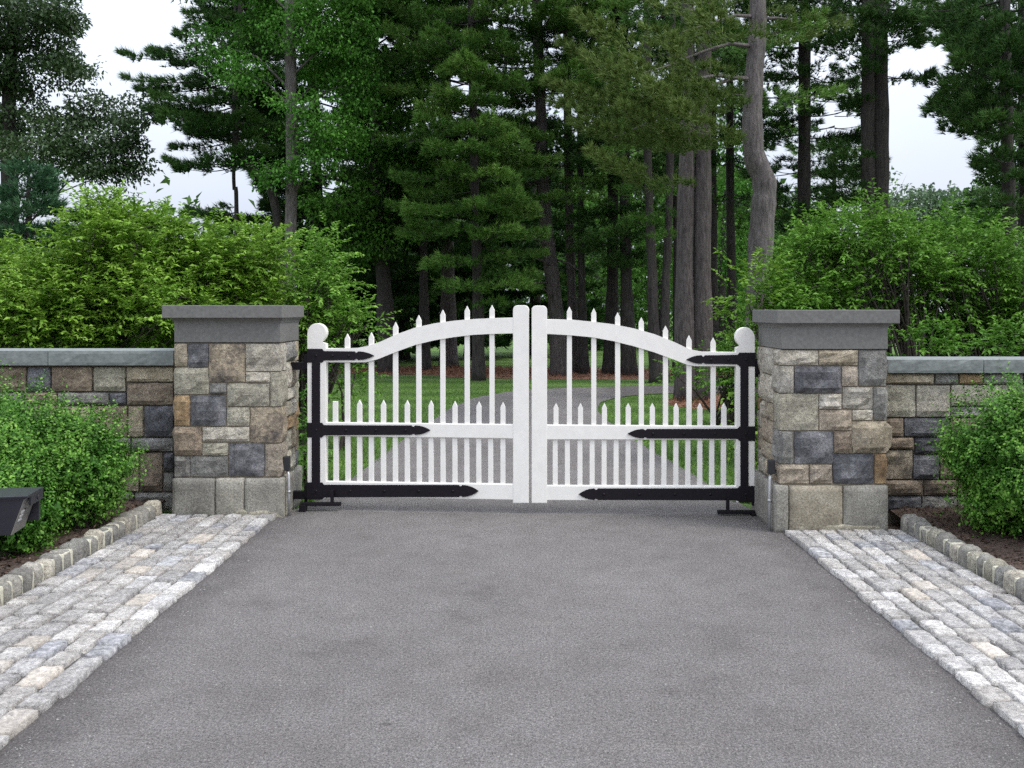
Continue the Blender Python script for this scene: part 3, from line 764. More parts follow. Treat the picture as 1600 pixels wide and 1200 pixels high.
LP_Y, RP_Y = 6.92, 6.45
left_stones = [(45, 65, 131, 214, 'tan'), (131, 66, 264, 216, 'slate'), (264, 66, 492, 310, 'mottled'), (492, 66, 720, 243, 'light'), (45, 216, 266, 388, 'olive'),
    (492, 243, 646, 313, 'light'), (266, 310, 377, 388, 'grey'), (377, 313, 646, 463, 'olive'), (646, 243, 720, 463, 'olive'), (45, 388, 147, 585, 'ochre'),
    (147, 388, 374, 585, 'slate', 0.015), (374, 463, 521, 586, 'olive'), (521, 463, 720, 690, 'mottled'), (47, 585, 222, 770, 'brown'), (222, 586, 521, 684, 'light'),
    (222, 684, 388, 770, 'olive'), (388, 687, 614, 902, 'slate'), (614, 690, 720, 902, 'pink'), (47, 770, 147, 902, 'grey'), (147, 770, 388, 902, 'grey')]
left_plinth = [(38, 905, 306, 1140, 'plinth'), (306, 905, 490, 1098, 'plinth'), (490, 905, 735, 1098, 'plinth'), (306, 1098, 735, 1140, 'olive')]
lp, lpx0, lpx1 = pillar('stone gate pillar beside the black call box, its upper stones lighter', LP_Y, 0.56, 4.0, 260, 520, left_stones, left_plinth,
    (271.5, 439.5, 535.5, 745.5), (269.5, 444.5), (258, 444.5, 477, 497), (272.5, 438.5, 504, 535), +1, 0)
right_stones = [(140, 99, 373, 193, 'light'), (373, 99, 606, 193, 'tan'), (606, 99, 772, 316, 'grey'), (140, 193, 229, 356, 'light'), (229, 194, 506, 356, 'slate', 0.018),
    (506, 194, 606, 316, 'pink'), (140, 356, 374, 575, 'olive'), (374, 356, 510, 449, 'light'), (510, 316, 693, 449, 'light'), (693, 316, 772, 515, 'grey'),
    (374, 449, 570, 575, 'pink'), (570, 449, 693, 515, 'light'), (570, 515, 772, 708, 'tan', 0.03), (140, 575, 227, 770, 'grey'), (227, 575, 461, 770, 'slate'),
    (461, 575, 570, 708, 'brown'), (140, 770, 317, 886, 'pink'), (317, 770, 456, 886, 'pink'), (456, 708, 698, 886, 'slate', 0.015), (698, 708, 772, 886, 'ochre')]
right_plinth = [(105, 892, 195, 1145, 'plinth'), (195, 892, 510, 1116, 'plinth_tan'), (510, 892, 775, 1116, 'plinth'), (195, 1116, 775, 1145, 'olive')]
rp, rpx0, rpx1 = pillar('stone gate pillar with one tan stone jutting out, lower slate stones', RP_Y, 0.62, 3.75, 1180, 520, right_stones, right_plinth,
    (1217.5, 1386, 546, 756.5), (1209, 1387.5), (1212, 1403, 484, 505.5), (1221, 1387, 513, 545.5), -1, 0)

# ------------------------------------------------------------------ walls
def wall(label, Y, xa_px, xb_px, top_px, cap_px, explicit, rows, fill_to, joints, end_world, side):
    """explicit: stones in photo pixels; rows: course heights to go on beyond fill_to"""
    root = thing('stone_wall', label, 'wall', (P(xa_px, 0, Y).x, Y, 0), 'low stone walls')
    O = Vector((P(xa_px, 0, Y).x, Y, 0))
    xs = P(xa_px, 0, Y).x; x_in = P(xb_px, 0, Y).x
    lo, hi = min(end_world, x_in), max(end_world, x_in)
    zt = xz(0, cap_px[1], Y)[1]
    bm = bmesh.new(); add_box(bm, lo - O.x, hi - O.x, 0.03, 0.36, -0.05, zt - 0.001); from_bm('mortar', bm, M['dark_mortar'], root)
    def put(xa, xb, za, zb, kind, grow=0.0):
        hx, hz = (xb - xa) / 2 - 0.004, (zb - za) / 2 - 0.004
        me = rock_mesh('stone', hx, 0.07, hz, (max(4, int(hx / 0.032)), 3, max(4, int(hz / 0.03))), 0.006, 0.019, 13, (0.002, 0.011 + grow, 0), flat=True, pw=9)
        link('stone', me, M[kind], root, Vector(((xa + xb) / 2, Y + 0.068, (za + zb) / 2)) - O)
    for a, b_, c, d, kind in explicit:
        xa, za = xz(a, b_, Y); xb, zb = xz(c, d, Y); put(xa, xb, zb, za, kind, random.uniform(-.004, .01))
    kinds = ['brown', 'tan', 'grey', 'olive', 'brown', 'slate', 'olive', 'tan']
    for (t, b_, start) in rows:
        z1 = xz(0, t, Y)[1]; z0 = xz(0, b_, Y)[1]; x = xz(start, 0, Y)[0]
        while (x > lo if side < 0 else x < hi):
            w = random.uniform(0.18, 0.42) * (1 if z1 - z0 > 0.15 else 1.3)
            put(x - w if side < 0 else x, x if side < 0 else x + w, z0, z1, random.choice(kinds)); x += side * w
    js = [xz(j, 0, Y)[0] for j in joints]; js = [lo] + sorted(js) + [hi]
    zc1 = xz(0, cap_px[0], Y - 0.05)[1]; zc0 = xz(0, cap_px[1], Y - 0.05)[1]
    for a, b_ in zip(js, js[1:]):
        hx = (b_ - a) / 2 - 0.002
        me = rock_mesh('coping_slab', hx, 0.235, (zc1 - zc0) / 2, (max(6, int(hx / 0.03)), 6, 4), 0.0025, 0.006, 16, (0, 0.003, 0), flat=True)
        link('coping_slab', me, M['coping'], root, Vector(((a + b_) / 2, Y + 0.185, (zc1 + zc0) / 2)) - O)
    return root
LW_Y, RW_Y = 7.2, 6.82
lw = [(197, 573, 271, 597, 'tan'), (198, 598, 271, 633, 'brown'), (145, 573, 196, 612, 'olive'), (80, 573, 144, 612, 'brown'), (42, 573, 79, 612, 'slate'),
      (171, 613, 197, 633, 'slate'), (90, 613, 170, 633, 'grey'), (200, 634, 224, 683, 'tan'), (225, 634, 271, 683, 'slate'), (205, 684, 271, 706, 'grey'),
      (218, 707, 254, 768, 'brown'), (255, 707, 272, 737, 'slate'), (255, 738, 272, 768, 'grey'), (210, 769, 272, 800, 'grey')]
wall('low stone wall behind the bush next to the black call box', LW_Y, 271, 275, 548, (548, 571), lw,
     [(573, 612, 41), (613, 633, 89), (634, 683, 199), (684, 706, 204), (707, 768, 217), (769, 800, 209)], None, [80], -8.5, -1)
S = 2.857
rw = [tuple([1160 + a / S, 460 + b_ / S, 1160 + c / S, 460 + d / S, k]) for a, b_, c, d, k in [
    (640, 353, 858, 401, 'tan'), (860, 353, 967, 402, 'grey'), (968, 353, 1075, 402, 'ochre'), (1076, 353, 1257, 402, 'grey'),
    (636, 403, 775, 549, 'olive'), (776, 404, 930, 549, 'light'), (931, 403, 1160, 500, 'light'), (931, 501, 1160, 549, 'grey'), (1161, 403, 1257, 549, 'olive'),
    (636, 550, 722, 636, 'brown'), (723, 550, 925, 636, 'slate'), (636, 637, 768, 693, 'brown'), (769, 637, 900, 713, 'slate'),
    (636, 694, 761, 826, 'mottled'), (762, 714, 880, 826, 'slate'), (636, 827, 810, 899, 'brown'), (636, 900, 800, 965, 'slate'), (811, 827, 960, 899, 'brown'), (801, 900, 960, 965, 'grey')]]
wall('low stone wall with paler top course, behind a dense bush, no call box', RW_Y, 1386, 1383, 562, (562, 583), rw,
     [(583.5, 601, 1601), (601.5, 652, 1601), (653, 683, 1485), (683, 710, 1476), (711, 749, 1469), (749.5, 775, 1497), (775.5, 800, 1497)], None, [1532], 8.2, 1)

# ------------------------------------------------------------------ cobbled aprons, kerbs, mulch beds
def apron(label, xe, xk, y0, y1, rows):
    root = thing('cobbled_apron', label, 'paving', (xe, y1, 0), 'cobbled aprons beside the drive')
    O = Vector((xe, y1, 0)); lo, hi = min(xe, xk), max(xe, xk)
    bm = bmesh.new(); add_box(bm, lo - O.x + 0.03, hi - O.x - 0.03, y0 - O.y, 0.0, -0.04, 0.006); from_bm('joint_bed', bm, M['joint_sand'], root)
    wrow = (hi - lo) / rows
    for r_ in range(rows):
        xa = lo + r_ * wrow; y = y1 - 0.004
        y -= 0.0
        first = True
        while y > y0:
            ln = random.uniform(0.135, 0.255)
            if first: ln *= random.uniform(0.5, 1); first = False
            g = 0.0078
            hx, hy = wrow / 2 - g + random.uniform(-0.005, 0.003), ln / 2 - g + random.uniform(-0.004, 0.001)
            me = rock_mesh('cobblestone', hx, hy, 0.05, (5, 6, 3), 0.006, 0.0065, 20, (0.003, 0.003, 0.0012), skew=0.013)
            q = random.random()
            k = 'cobble_pale' if q < 0.2 else 'cobble_dark' if q < 0.28 else 'cobble_warm' if q < 0.36 else 'cobble'
            o = link('cobblestone', me, M[k], root, Vector((xa + wrow / 2 + random.uniform(-.004, .004), y - ln / 2, -0.02 + random.uniform(-0.004, 0.004))) - O)
            o.rotation_euler = (random.uniform(-.025, .025), random.uniform(-.035, .035), random.uniform(-.035, .035))
            y -= ln
    return root
apron('cobbled paving strip between the drive and the call box bed', -1.885, -2.775, 2.9, LP_Y - 0.03, 7)
apron('cobbled paving strip under the pillar with the jutting stone', 1.875, 2.72, 2.9, RP_Y - 0.03, 7)

def kerb(label, x, y0, y1, sgn):
    root = thing('stone_kerb', label, 'kerb', (x, y1, 0), 'raised block kerbs')
    O = Vector((x, y1, 0))
    bm = bmesh.new(); add_box(bm, -0.047, 0.047, y0 - y1, -0.002, -0.06, 0.112, 0.02); from_bm('mortar', bm, M['pale_mortar'], root)
    y = y1 - 0.005
    while y > y0:
        ln = random.uniform(0.085, 0.125); h = 0.12 + random.uniform(-0.012, 0.012)
        me = rock_mesh('kerb_stone', 0.052 + random.uniform(-0.003, 0.007), ln / 2 - 0.0065, h / 2 + 0.02, (4, 4, 5), 0.022, 0.008, 12, (0.008, 0.0, 0.008))
        o = link('kerb_stone', me, M[random.choice(['kerb', 'kerb', 'kerb', 'grey', 'olive', 'light'])], root, Vector((x + random.uniform(-.006, .006), y - ln / 2, h / 2 - 0.02)) - O)
        o.rotation_euler = (random.uniform(-.05, .05), random.uniform(-.04, .04), random.uniform(-.06, .06))
        y -= ln
kerb('raised kerb of grey blocks edging the mulch under the call box', -2.84, 3.9, LP_Y + 0.02, -1)
kerb('raised kerb of grey blocks ending at the pillar with the jutting stone', 2.785, 3.9, RP_Y + 0.02, 1)

def mulch(xa, xb, y0, y1, rise):
    n, m_ = 40, 44; V = []; Fq = []
    for j in range(m_ + 1):
        for i in range(n + 1):
            x = xa + (xb - xa) * i / n; y = y0 + (y1 - y0) * j / m_
            t = min(1, abs(x - (xb if abs(xb) < abs(xa) else xa)) / 0.8)
            V.append((x, y, 0.07 + rise * t + 0.03 * mnoise.fractal(Vector((x * 3, y * 3, 0)), 1, 2, 3)))
    for j in range(m_):
        for i in range(n):
            a = j * (n + 1) + i; Fq.append([a, a + 1, a + n + 2, a + n + 1])
    props(pyd('mulch', V, Fq, M['mulch'], smooth=True), kind='structure')
    Lf = Leaves(); N = 10000
    p = np.stack([rng.uniform(min(xa, xb), max(xa, xb), N), rng.uniform(y0, y1, N), np.zeros(N)], 1)
    t = np.minimum(1, np.abs(p[:, 0] - (xb if abs(xb) < abs(xa) else xa)) / 0.8)
    p[:, 2] = 0.075 + rise * t + np.array([0.03 * mnoise.fractal(Vector((x * 3, y * 3, 0)), 1, 2, 3) for x, y, _ in p]) + rng.uniform(0, 0.012, N)
    d = rng.normal(size=(N, 3)); d[:, 2] *= 0.3; up = rng.normal(size=(N, 3)) * 0.4; up[:, 2] += 1
    Lf.leaves(p, d, up, 0.035, 0.012, rng.beta(1.6, 3.0, N))
    props(Lf.build('mulch_chips', M['chip']), kind='stuff')
mulch(-5.6, -2.86, 3.4, 7.24, 0.03)
mulch(5.6, 2.8, 3.4, 6.86, 0.03)

# ------------------------------------------------------------------ the gates
def gate(label, A, B, d):
    """A: (px, Y) of the meeting edge, B: (px, Y) of the hinge edge; every shape below is measured in photo pixels on that plane"""
    ax, ay = (A[0] - CX) / F * A[1], A[1]; bx, by = (B[0] - CX) / F * B[1], B[1]
    ang = math.atan2(by - ay, bx - ax)
    flip = bx < ax
    e = Vector((bx - ax, by - ay)).normalized()
    def L(px, py):                                     # pixel -> (distance along the gate, height)
        k = (px - CX) / F                              # x = k*y ; point = A + u*e
        u = (k * ay - ax) / (e.x - k * e.y); Y = ay + u * e.y
        return (u, EYE - (py - CY) / F * Y)
    root = thing('gate_leaf', label, 'gate', (ax, ay, 0), 'pair of gate leaves', ang)
    s = -1 if not flip else 1                          # which local y faces the camera
    fr = lambda y0, y1: (s * y0, s * y1)
    def outline(pts): return [L(*p) for p in pts]
    def piece(name, pts, y0, y1, m, bev=0.004, parent=None):
        bm = bmesh.new(); a, b_ = fr(y0, y1); add_prism(bm, outline(pts), b_, a, bev)
        return from_bm(name, bm, m, parent or root)
    T = 0.028                                          # half thickness; positive = toward the camera
    h0, h1 = d['hinge']; m0, m1 = d['meet']
    # meeting stile with rounded top
    yt, yb = d['meet_y']
    c = [(m0, yb), (m1, yb), (m1, yt + 7)] + [(m1 - 7 + 7 * math.cos(t), yt + 7 - 7 * math.sin(t)) for t in (0.4, 0.8, 1.2, 1.57)] + [(m0 + 7 - 7 * math.sin(t), yt + 7 - 7 * math.cos(t)) for t in (0, 0.4, 0.8, 1.2)] + [(m0, yt + 7)]
    piece('meeting_stile', c, -T, T, M['white'], 0.005)
    # hinge stile ending in a scrolled knob
    o0, i0 = d['hinge_out'], d['hinge_in']; sg = 1 if i0 > o0 else -1
    kc = d['knob']; r = 14.8
    pts = [(o0, d['hinge_y'][1]), (o0, kc[1])]
    for t in np.linspace(math.pi, -0.72, 15): pts.append((kc[0] + sg * r * math.cos(t), kc[1] - r * math.sin(t)))
    pts += [(kc[0] + sg * 6.2, kc[1] + 14.5), (i0, kc[1] + 17), (i0, d['hinge_y'][1])]
    pts[2] = (o0, kc[1] - 1)
    piece('hinge_stile', pts, -T, T, M['white'], 0.005)
    up, lo = d['rail_up'], d['rail_lo']
    piece('top_rail', up + lo[::-1], -T + 0.004, T - 0.003, M['white'], 0.004)
    for nm in ('mid', 'bot'):
        (xa, ya), (xb, yb_) = d[nm + '_t']; (xc, yc), (xd, yd) = d[nm + '_b']
        piece('middle_rail' if nm == 'mid' else 'bottom_rail', [(xa, ya), (xb, yb_), (xd, yd), (xc, yc)], -T + 0.004, T - 0.003, M['white'], 0.004)
        # sloped drip edge along the top of the rail
    hw = 3.9
    mid_y = lambda x: np.interp(x, *zip(*sorted([d['mid_t'][0], d['mid_t'][1]]))) ; midb_y = lambda x: np.interp(x, *zip(*sorted([d['mid_b'][0], d['mid_b'][1]]))); bot_y = lambda x: np.interp(x, *zip(*sorted([d['bot_t'][0], d['bot_t'][1]])))
    us = sorted(up); ls = sorted(lo)
    def picket(name, x, tip, base, pointed=True, y0=-0.012, y1=0.012):
        if pointed: pts = [(x - hw, base), (x + hw, base), (x + hw, tip + 8), (x, tip), (x - hw, tip + 8)]
        else: pts = [(x - hw, base), (x + hw, base), (x + hw, tip), (x - hw, tip)]
        piece(name, pts, y0, y1, M['white'], 0.003)
    for x, tip in d['tall']: picket('tall_picket', x, tip, mid_y(x) + 3)
    for x, tip, pt in d['short']: picket('short_picket', x, tip, mid_y(x) + 3, pt)
    for x in d['bal']: picket('baluster', x, midb_y(x) - 3, bot_y(x) + 3, False)
    # black iron straps
    def strap(y, hh, notch, tip, hub):
        x_in = hub; q = sg
        pts = [(o0 - q * 0.8, y - hh - 4), (x_in + q * 2, y - hh - 4), (x_in + q * 5, y - hh), (notch - q * 3, y - hh), (notch, y - hh + 3), (notch + q * 3, y - hh)]
        L_ = abs(tip - notch)
        up_ = [(notch + q * (3 + (L_ - 3) * t), y - hh * (1 - 0.12 * t - 0.88 * t ** 2.2)) for t in (0.3, 0.55, 0.75, 0.9)]
        pts += up_ + [(tip, y)] + [(a, 2 * y - b_) for a, b_ in up_[::-1]]
        pts += [(notch + q * 3, y + hh), (notch, y + hh - 3), (notch - q * 3, y + hh), (x_in + q * 5, y + hh), (x_in + q * 2, y + hh + 4), (o0 - q * 0.8, y + hh + 4)]
        st = piece('strap_hinge', pts, T - 0.003, T + 0.006, M['iron'], 0.003)
        n = max(2, int(abs(notch - o0) / 55))
        for i in range(n + 1):
            u, z = L(o0 + q * (14 + (abs(notch - o0) - 26) * i / n), y)
            a, b_ = fr(T + 0.005, T + 0.014)
            bm = bmesh.new(); add_tube(bm, [(u, a, z), (u, (a + b_) / 2, z), (u, b_, z)], [0.0115, 0.011, 0.005], 8)
            from_bm('bolt_head', bm, M['iron'], st)
    for q in d['straps']: strap(*q)
    v0, v1 = d['band']; ya, yb_ = d['band_y']
    piece('hinge_band', [(v0, ya), (v1, ya), (v1, yb_), (v0, yb_)], T - 0.003, T + 0.0075, M['iron'], 0.003)
    # brackets that reach over to the pillar
    for (xs, y0_, y1_, xe_) in d['brackets']:
        bm = bmesh.new(); q = sg
        u0, z0 = L(o0 + q * 3, y1_); u1, z1 = L(xe_, y0_)
        a, b_ = fr(-0.03, 0.012)
        add_box(bm, min(u0, u1), max(u0, u1), min(a, b_), max(a, b_), z0, z1, 0.003)
        um, zm = L(o0 - q * 6, y0_ - 9); u2, z2 = L(o0 - q * 0.5, y1_ - 2)
        add_box(bm, min(um, u2), max(um, u2), min(a, b_) - 0.006, max(a, b_) + 0.006, z2, zm, 0.003)
        u3, z3 = L(o0 - q * 4, y0_ - 12); u4, z4 = L(o0 - q * 4, y1_ + 5)
        add_tube(bm, [(u3, 0, z3), (u4, 0, z4)], [0.012, 0.012], 10)
        from_bm('hinge_bracket', bm, M['iron'], root)
    return root

GL = dict(hinge=(482, 510), hinge_out=482, hinge_in=511, hinge_y=(545, 778), knob=(496.8, 519.8), meet=(802, 826.5), meet_y=(477, 785),
    rail_up=[(509, 544), (560, 544), (576.5, 541), (596, 533.5), (620, 522.4), (650, 511.6), (680, 505), (710, 501), (740, 498.4), (770, 497), (804, 496.2)],
    rail_lo=[(509, 566), (572, 566), (590, 561.4), (620, 549.4), (650, 538.6), (680, 531.4), (710, 526.6), (740, 523), (770, 521.5), (804, 521)],
    mid_t=((508, 659.5), (804, 663)), mid_b=((508, 680.5), (804, 684.5)), bot_t=((508, 751.5), (804, 756)), bot_b=((508, 774.5), (804, 780)),
    tall=[(543, 521.5), (580.4, 519.4), (618.2, 503.5), (654.5, 492.4), (692, 484), (730, 478), (768.8, 476.5)],
    short=[(524.3, 627, False)] + [(x, y, True) for x, y in ((562, 624.4), (599.3, 624.8), (636.5, 625), (673.7, 625.5), (711, 626.5), (748.4, 627), (786, 628))],
    bal=[440 + q / 3.333 for q in (284, 346, 407, 468, 531, 593, 655, 717, 779, 841, 903, 965, 1027, 1089, 1153)],
    straps=[(555.5, 6.8, 558.5, 586, 503), (671.3, 7.4, 647, 673.5, 503), (766, 9.4, 720.5, 748.5, 503)], band=(489, 502), band_y=(550, 771),
    brackets=[(0, 566, 578, 455), (0, 767, 780, 458)])
gl = gate('white picketed gate leaf with one flat cut short picket, hinged beside the call box pillar', (826.5, 7.05), (482, 7.2), GL)
GR = dict(hinge=(1150, 1178), hinge_out=1178, hinge_in=1149, hinge_y=(551, 784), knob=(1162.8, 526), meet=(830.7, 854.8), meet_y=(477.4, 785),
    rail_up=[(853, 498.6), (895, 499.6), (926.7, 502.8), (958.4, 506.6), (990, 513), (1021.7, 521.8), (1053.4, 534.4), (1075.6, 545), (1088, 548.5), (1100, 549.5), (1151, 550)],
    rail_lo=[(853, 521.8), (895, 524), (926.7, 527), (958.4, 532.9), (990, 540.8), (1021.7, 550.3), (1053.4, 562), (1072, 569.3), (1085, 572), (1151, 572)],
    mid_t=((853, 663.5), (1152, 665.5)), mid_b=((853, 686), (1152, 686.5)), bot_t=((853, 758), (1152, 759)), bot_b=((853, 780.5), (1152, 781)),
    tall=[(889.6, 479), (927.7, 481.5), (965, 488), (1002, 495.8), (1039.8, 509), (1076.5, 524), (1114.2, 527.5)],
    short=[(x, 629.5, True) for x in (868.7, 907, 944.4, 981.5, 1019.2, 1056.3, 1093.6, 1131)],
    bal=[800 + q / 3.157 for q in (213, 273, 335, 395, 454, 513, 572, 631, 690, 749, 808, 867, 926, 985, 1043)],
    straps=[(561.5, 6.8, 1097.7, 1071.5, 1156), (676.8, 7.4, 1007.5, 980, 1156), (771, 9.0, 931, 904, 1156)], band=(1168, 1155.4), band_y=(556, 777),
    brackets=[(0, 572, 584, 1206), (0, 776, 790, 1203)])
gr = gate('white picketed gate leaf hinged on the pillar with the jutting stone, all pickets pointed', (830.7, 7.05), (1178, 7.02), GR)

# gate opener arms, conduits
def opener(label, px0, px1, py, post_px, Y, foot_px):
    a = P(px0, py, Y); b_ = P(px1, py, Y); O = Vector(((a.x + b_.x) / 2, Y, 0)); root = thing('gate_opener', label, 'gate opener', O, 'gate opener arms')
    bm = bmesh.new(); add_box(bm, a.x - O.x, b_.x - O.x, -0.02, 0.02, a.z - 0.013, a.z + 0.013, 0.003); from_bm('arm', bm, M['iron'], root)
    p = P(post_px, py, Y); bm = bmesh.new(); add_box(bm, p.x - O.x - 0.012, p.x - O.x + 0.012, -0.015, 0.015, a.z + 0.008, a.z + 0.11, 0.002); from_bm('lug', bm, M['iron'], root)
    f = P(foot_px, py, Y); bm = bmesh.new(); add_box(bm, f.x - O.x - 0.025, f.x - O.x + 0.025, -0.04, 0.03, -0.01, a.z, 0.003); from_bm('foot', bm, M['iron'], root)
opener('black opener arm under the gate leaf with the flat cut picket', 471, 533, 787.5, 519, 7.12, 474)
opener('black opener arm under the gate leaf with only pointed pickets', 1121, 1181, 800, 1137, 6.98, 1178)
def conduit(label, x, y, top_z, cap_z, lean):
    root = thing('conduit_pipe', label, 'conduit', (x, y, 0), 'conduits on the pillars')
    bm = bmesh.new(); add_tube(bm, [(0, 0, -0.03), (0, 0, top_z * 0.55), (lean * 0.15, 0.01, top_z * 0.88), (lean * 0.65, 0.03, top_z)], [0.0115] * 4, 10); from_bm('pipe', bm, M['steel'], root, smooth=True)
    bm = bmesh.new(); add_tube(bm, [(0, 0, top_z * 0.5), (0, 0, top_z * 0.55)], [0.0145] * 2, 10); from_bm('coupling', bm, M['steel'], root, smooth=True)
    bm = bmesh.new(); add_box(bm, lean * 0.65 - 0.024, lean * 0.65 + 0.024, -0.0, 0.05, top_z - 0.01, cap_z, 0.006); from_bm('sensor_box', bm, M['rubber'], root)
conduit('thin steel conduit on the pillar beside the call box', lpx1 + 0.052, LP_Y + 0.03, 0.36, 0.46, -0.035)
conduit('thin steel conduit on the pillar with the jutting stone', rpx0 - 0.062, RP_Y + 0.03, 0.42, 0.51, 0.03)

# ------------------------------------------------------------------ call box
def call_box():
    O = Vector((-3.06, 5.05, 0)); root = thing('call_box', 'black wedge shaped call box with grey keypad face, in front of the bush', 'call box', (-3.15, 5.05, 0), None, math.radians(11))
    # section in x,z (drawn as seen from the camera), extruded in depth; hood overhangs the face on the drive side
    def zz(py, Y): return EYE - (py - CY) / F * Y
    Yn, Yf_ = 4.75, 4.97
    def X(px, Y): return (px - CX) / F * Y
    x35, x15 = X(35, Yn) - O.x, X(15, Yn) - O.x
    zt, zb = zz(784, Yn), zz(842, Yn)
    y0, y1 = Yn - O.y, Yf_ - O.y
    bm = bmesh.new(); add_prism(bm, [(x35 - 0.55, zt), (x35, zt), (x15, zb), (x35 - 0.55, zb)], y0, y1, 0.004); from_bm('housing', bm, M['box_paint'], root)
    # face plate on the slanted side towards the drive
    n = Vector((zt - zb, 0, -(x35 - x15))).normalized()
    def on(u, v, off):                                  # u along depth 0..1, v from bottom 0..1
        p = Vector((x15 + (x35 - x15) * v, y0 + (y1 - y0) * u, zb + (zt - zb) * v)); return p + n * off
    def plate(name, u0, u1, v0, v1, o0, o1, m, parent=None):
        bm = bmesh.new(); q = [on(u0, v0, o0), on(u1, v0, o0), on(u1, v1, o0), on(u0, v1, o0), on(u0, v0, o1), on(u1, v0, o1), on(u1, v1, o1), on(u0, v1, o1)]
        vs = [bm.verts.new(p) for p in q]
        for f in ((0, 1, 2, 3), (4, 5, 6, 7), (0, 1, 5, 4), (1, 2, 6, 5), (2, 3, 7, 6), (3, 0, 4, 7)): bm.faces.new([vs[i] for i in f])
        return from_bm(name, bm, m, parent or root)
    fp = plate('face_plate', 0.012, 0.93, 0.01, 0.99, 0.001, 0.006, M['box_face'])
    for v in (0.36, 0.47, 0.58):
        for u in (0.1, 0.17, 0.24): plate('key', u, u + 0.045, v, v + 0.065, 0.006, 0.011, M['box_key'], fp)
    plate('lens', 0.30, 0.40, 0.62, 0.66, 0.006, 0.009, M['rubber'], fp)
    # hood
    bm = bmesh.new(); add_box(bm, x35 - 0.56, x35 + 0.022, y0 - 0.008, y1 + 0.03, zt + 0.001, zt + 0.014, 0.003)
    add_box(bm, x35 + 0.008, x35 + 0.021, y0 + 0.05, y1 + 0.028, zt - 0.05, zt + 0.003, 0.002)
    add_box(bm, x35 - 0.06, x35 + 0.007, y1 + 0.002, y1 + 0.026, zt - 0.17, zt + 0.003, 0.002)
    hd = from_bm('hood', bm, M['box_paint'], root)
    bm = bmesh.new(); add_tube(bm, [(x35 + 0.021, y1 - 0.06, zt - 0.024), (x35 + 0.026, y1 - 0.06, zt - 0.024)], [0.013, 0.012], 12); from_bm('button', bm, M['rubber'], hd)
    bm = bmesh.new(); add_tube(bm, [(x35 - 0.38, 0, -0.02), (x35 - 0.38, 0, zb + 0.01)], [0.045, 0.045], 14)
    add_tube(bm, [(x35 - 0.38, 0, 0.02), (x35 - 0.38, 0, 0.1)], [0.09, 0.085], 14); from_bm('post', bm, M['box_paint'], root, smooth=False)
call_box()

# ------------------------------------------------------------------ bushes before the walls
box_bush('boxwood_bush', 'low green bush with its top against the coping, behind the call box', (-3.66, 6.15, 0.56), (0.6, 0.58, 0.47), 9000, 'low bushes before the walls', lumps=30)
box_bush('boxwood_bush', 'smaller rounded green bush between call box and pillar, on mulch', (-3.14, 6.3, 0.46), (0.34, 0.42, 0.36), 5600, 'low bushes before the walls', lumps=24)
box_bush('boxwood_bush', 'green bush foliage hanging low under the call box', (-3.3, 5.65, 0.32), (0.38, 0.44, 0.29), 3600, 'low bushes before the walls', lumps=18)
box_bush('boxwood_bush', 'low green bush before the wall without call box, upright sprigs above it', (3.42, 6.1, 0.55), (0.5, 0.52, 0.47), 7600, 'low bushes before the walls', lumps=28)
box_bush('boxwood_bush', 'green bush cut by the frame edge, over the kerb without call box', (3.78, 5.6, 0.48), (0.52, 0.55, 0.43), 7000, 'low bushes before the walls', lumps=26)

# ------------------------------------------------------------------ large shrubs behind the walls
def blobs(lst, Y):
    return [(P(px, py, Y + dY), rx * Y / F, ryd, rz * Y / F) for px, py, rx, rz, dY, ryd in lst]
spray_shrub('viburnum_shrub', 'big yellow green arching shrub behind the call box wall, tallest crown', (-5.0, 9.6, 0), M['shrub'],
    blobs([(200, 410, 110, 95, 0.0, 0.7), (120, 450, 110, 90, -0.3, 0.7), (250, 500, 110, 70, -0.4, 0.6), (190, 345, 60, 45, 0.3, 0.5)], 9.6), 0.062, 0.029, 900, 0.32, 13, 0.45, 9, 'shrubs behind the walls')
spray_shrub('viburnum_shrub', 'yellow green shrub behind the call box wall, cut by the frame edge', (-6.2, 9.4, 0), M['shrub'],
    blobs([(30, 460, 95, 80, 0.0, 0.7), (-60, 470, 100, 90, 0.0, 0.7), (60, 520, 90, 50, -0.3, 0.5)], 9.4), 0.062, 0.029, 900, 0.32, 13, 0.5, 8, 'shrubs behind the walls')
spray_shrub('viburnum_shrub', 'green shrub rising right behind the pillar beside the call box', (-3.4, 10.0, 0), M['shrub'],
    blobs([(350, 415, 85, 75, 0.0, 0.6), (390, 490, 70, 60, 0.2, 0.6), (310, 490, 80, 70, 0.1, 0.6)], 10.0), 0.062, 0.029, 900, 0.32, 13, 0.42, 8, 'shrubs behind the walls')
spray_shrub('viburnum_shrub', 'loose pale shrub seen over the hinge end of the gate leaf', (-2.6, 10.8, 0), M['shrub2'],
    blobs([(495, 470, 55, 70, 0.0, 0.5), (530, 505, 60, 35, -0.2, 0.4), (470, 400, 35, 40, 0.2, 0.4), (520, 400, 25, 35, 0.3, 0.3)], 10.8), 0.065, 0.03, 520, 0.38, 13, 0.55, 8, 'shrubs behind the walls')
spray_shrub('low_shrub', 'low flowering shrub on the lawn seen through the gate leaf', (-2.15, 10.4, 0), M['shrub2'],
    blobs([(525, 590, 34, 34, 0.0, 0.3), (555, 605, 22, 30, 0.0, 0.25)], 10.4), 0.05, 0.026, 700, 0.25, 12, 0.3, 6, 'shrubs near the gate')
spray_shrub('low_shrub', 'small dark green plant in the gap beside the call box pillar', (-2.05, 8.3, 0), M['maple'],
    blobs([(474, 690, 13, 58, 0.0, 0.2)], 8.3), 0.07, 0.02, 1500, 0.3, 12, 0.45, 6, 'shrubs near the gate')
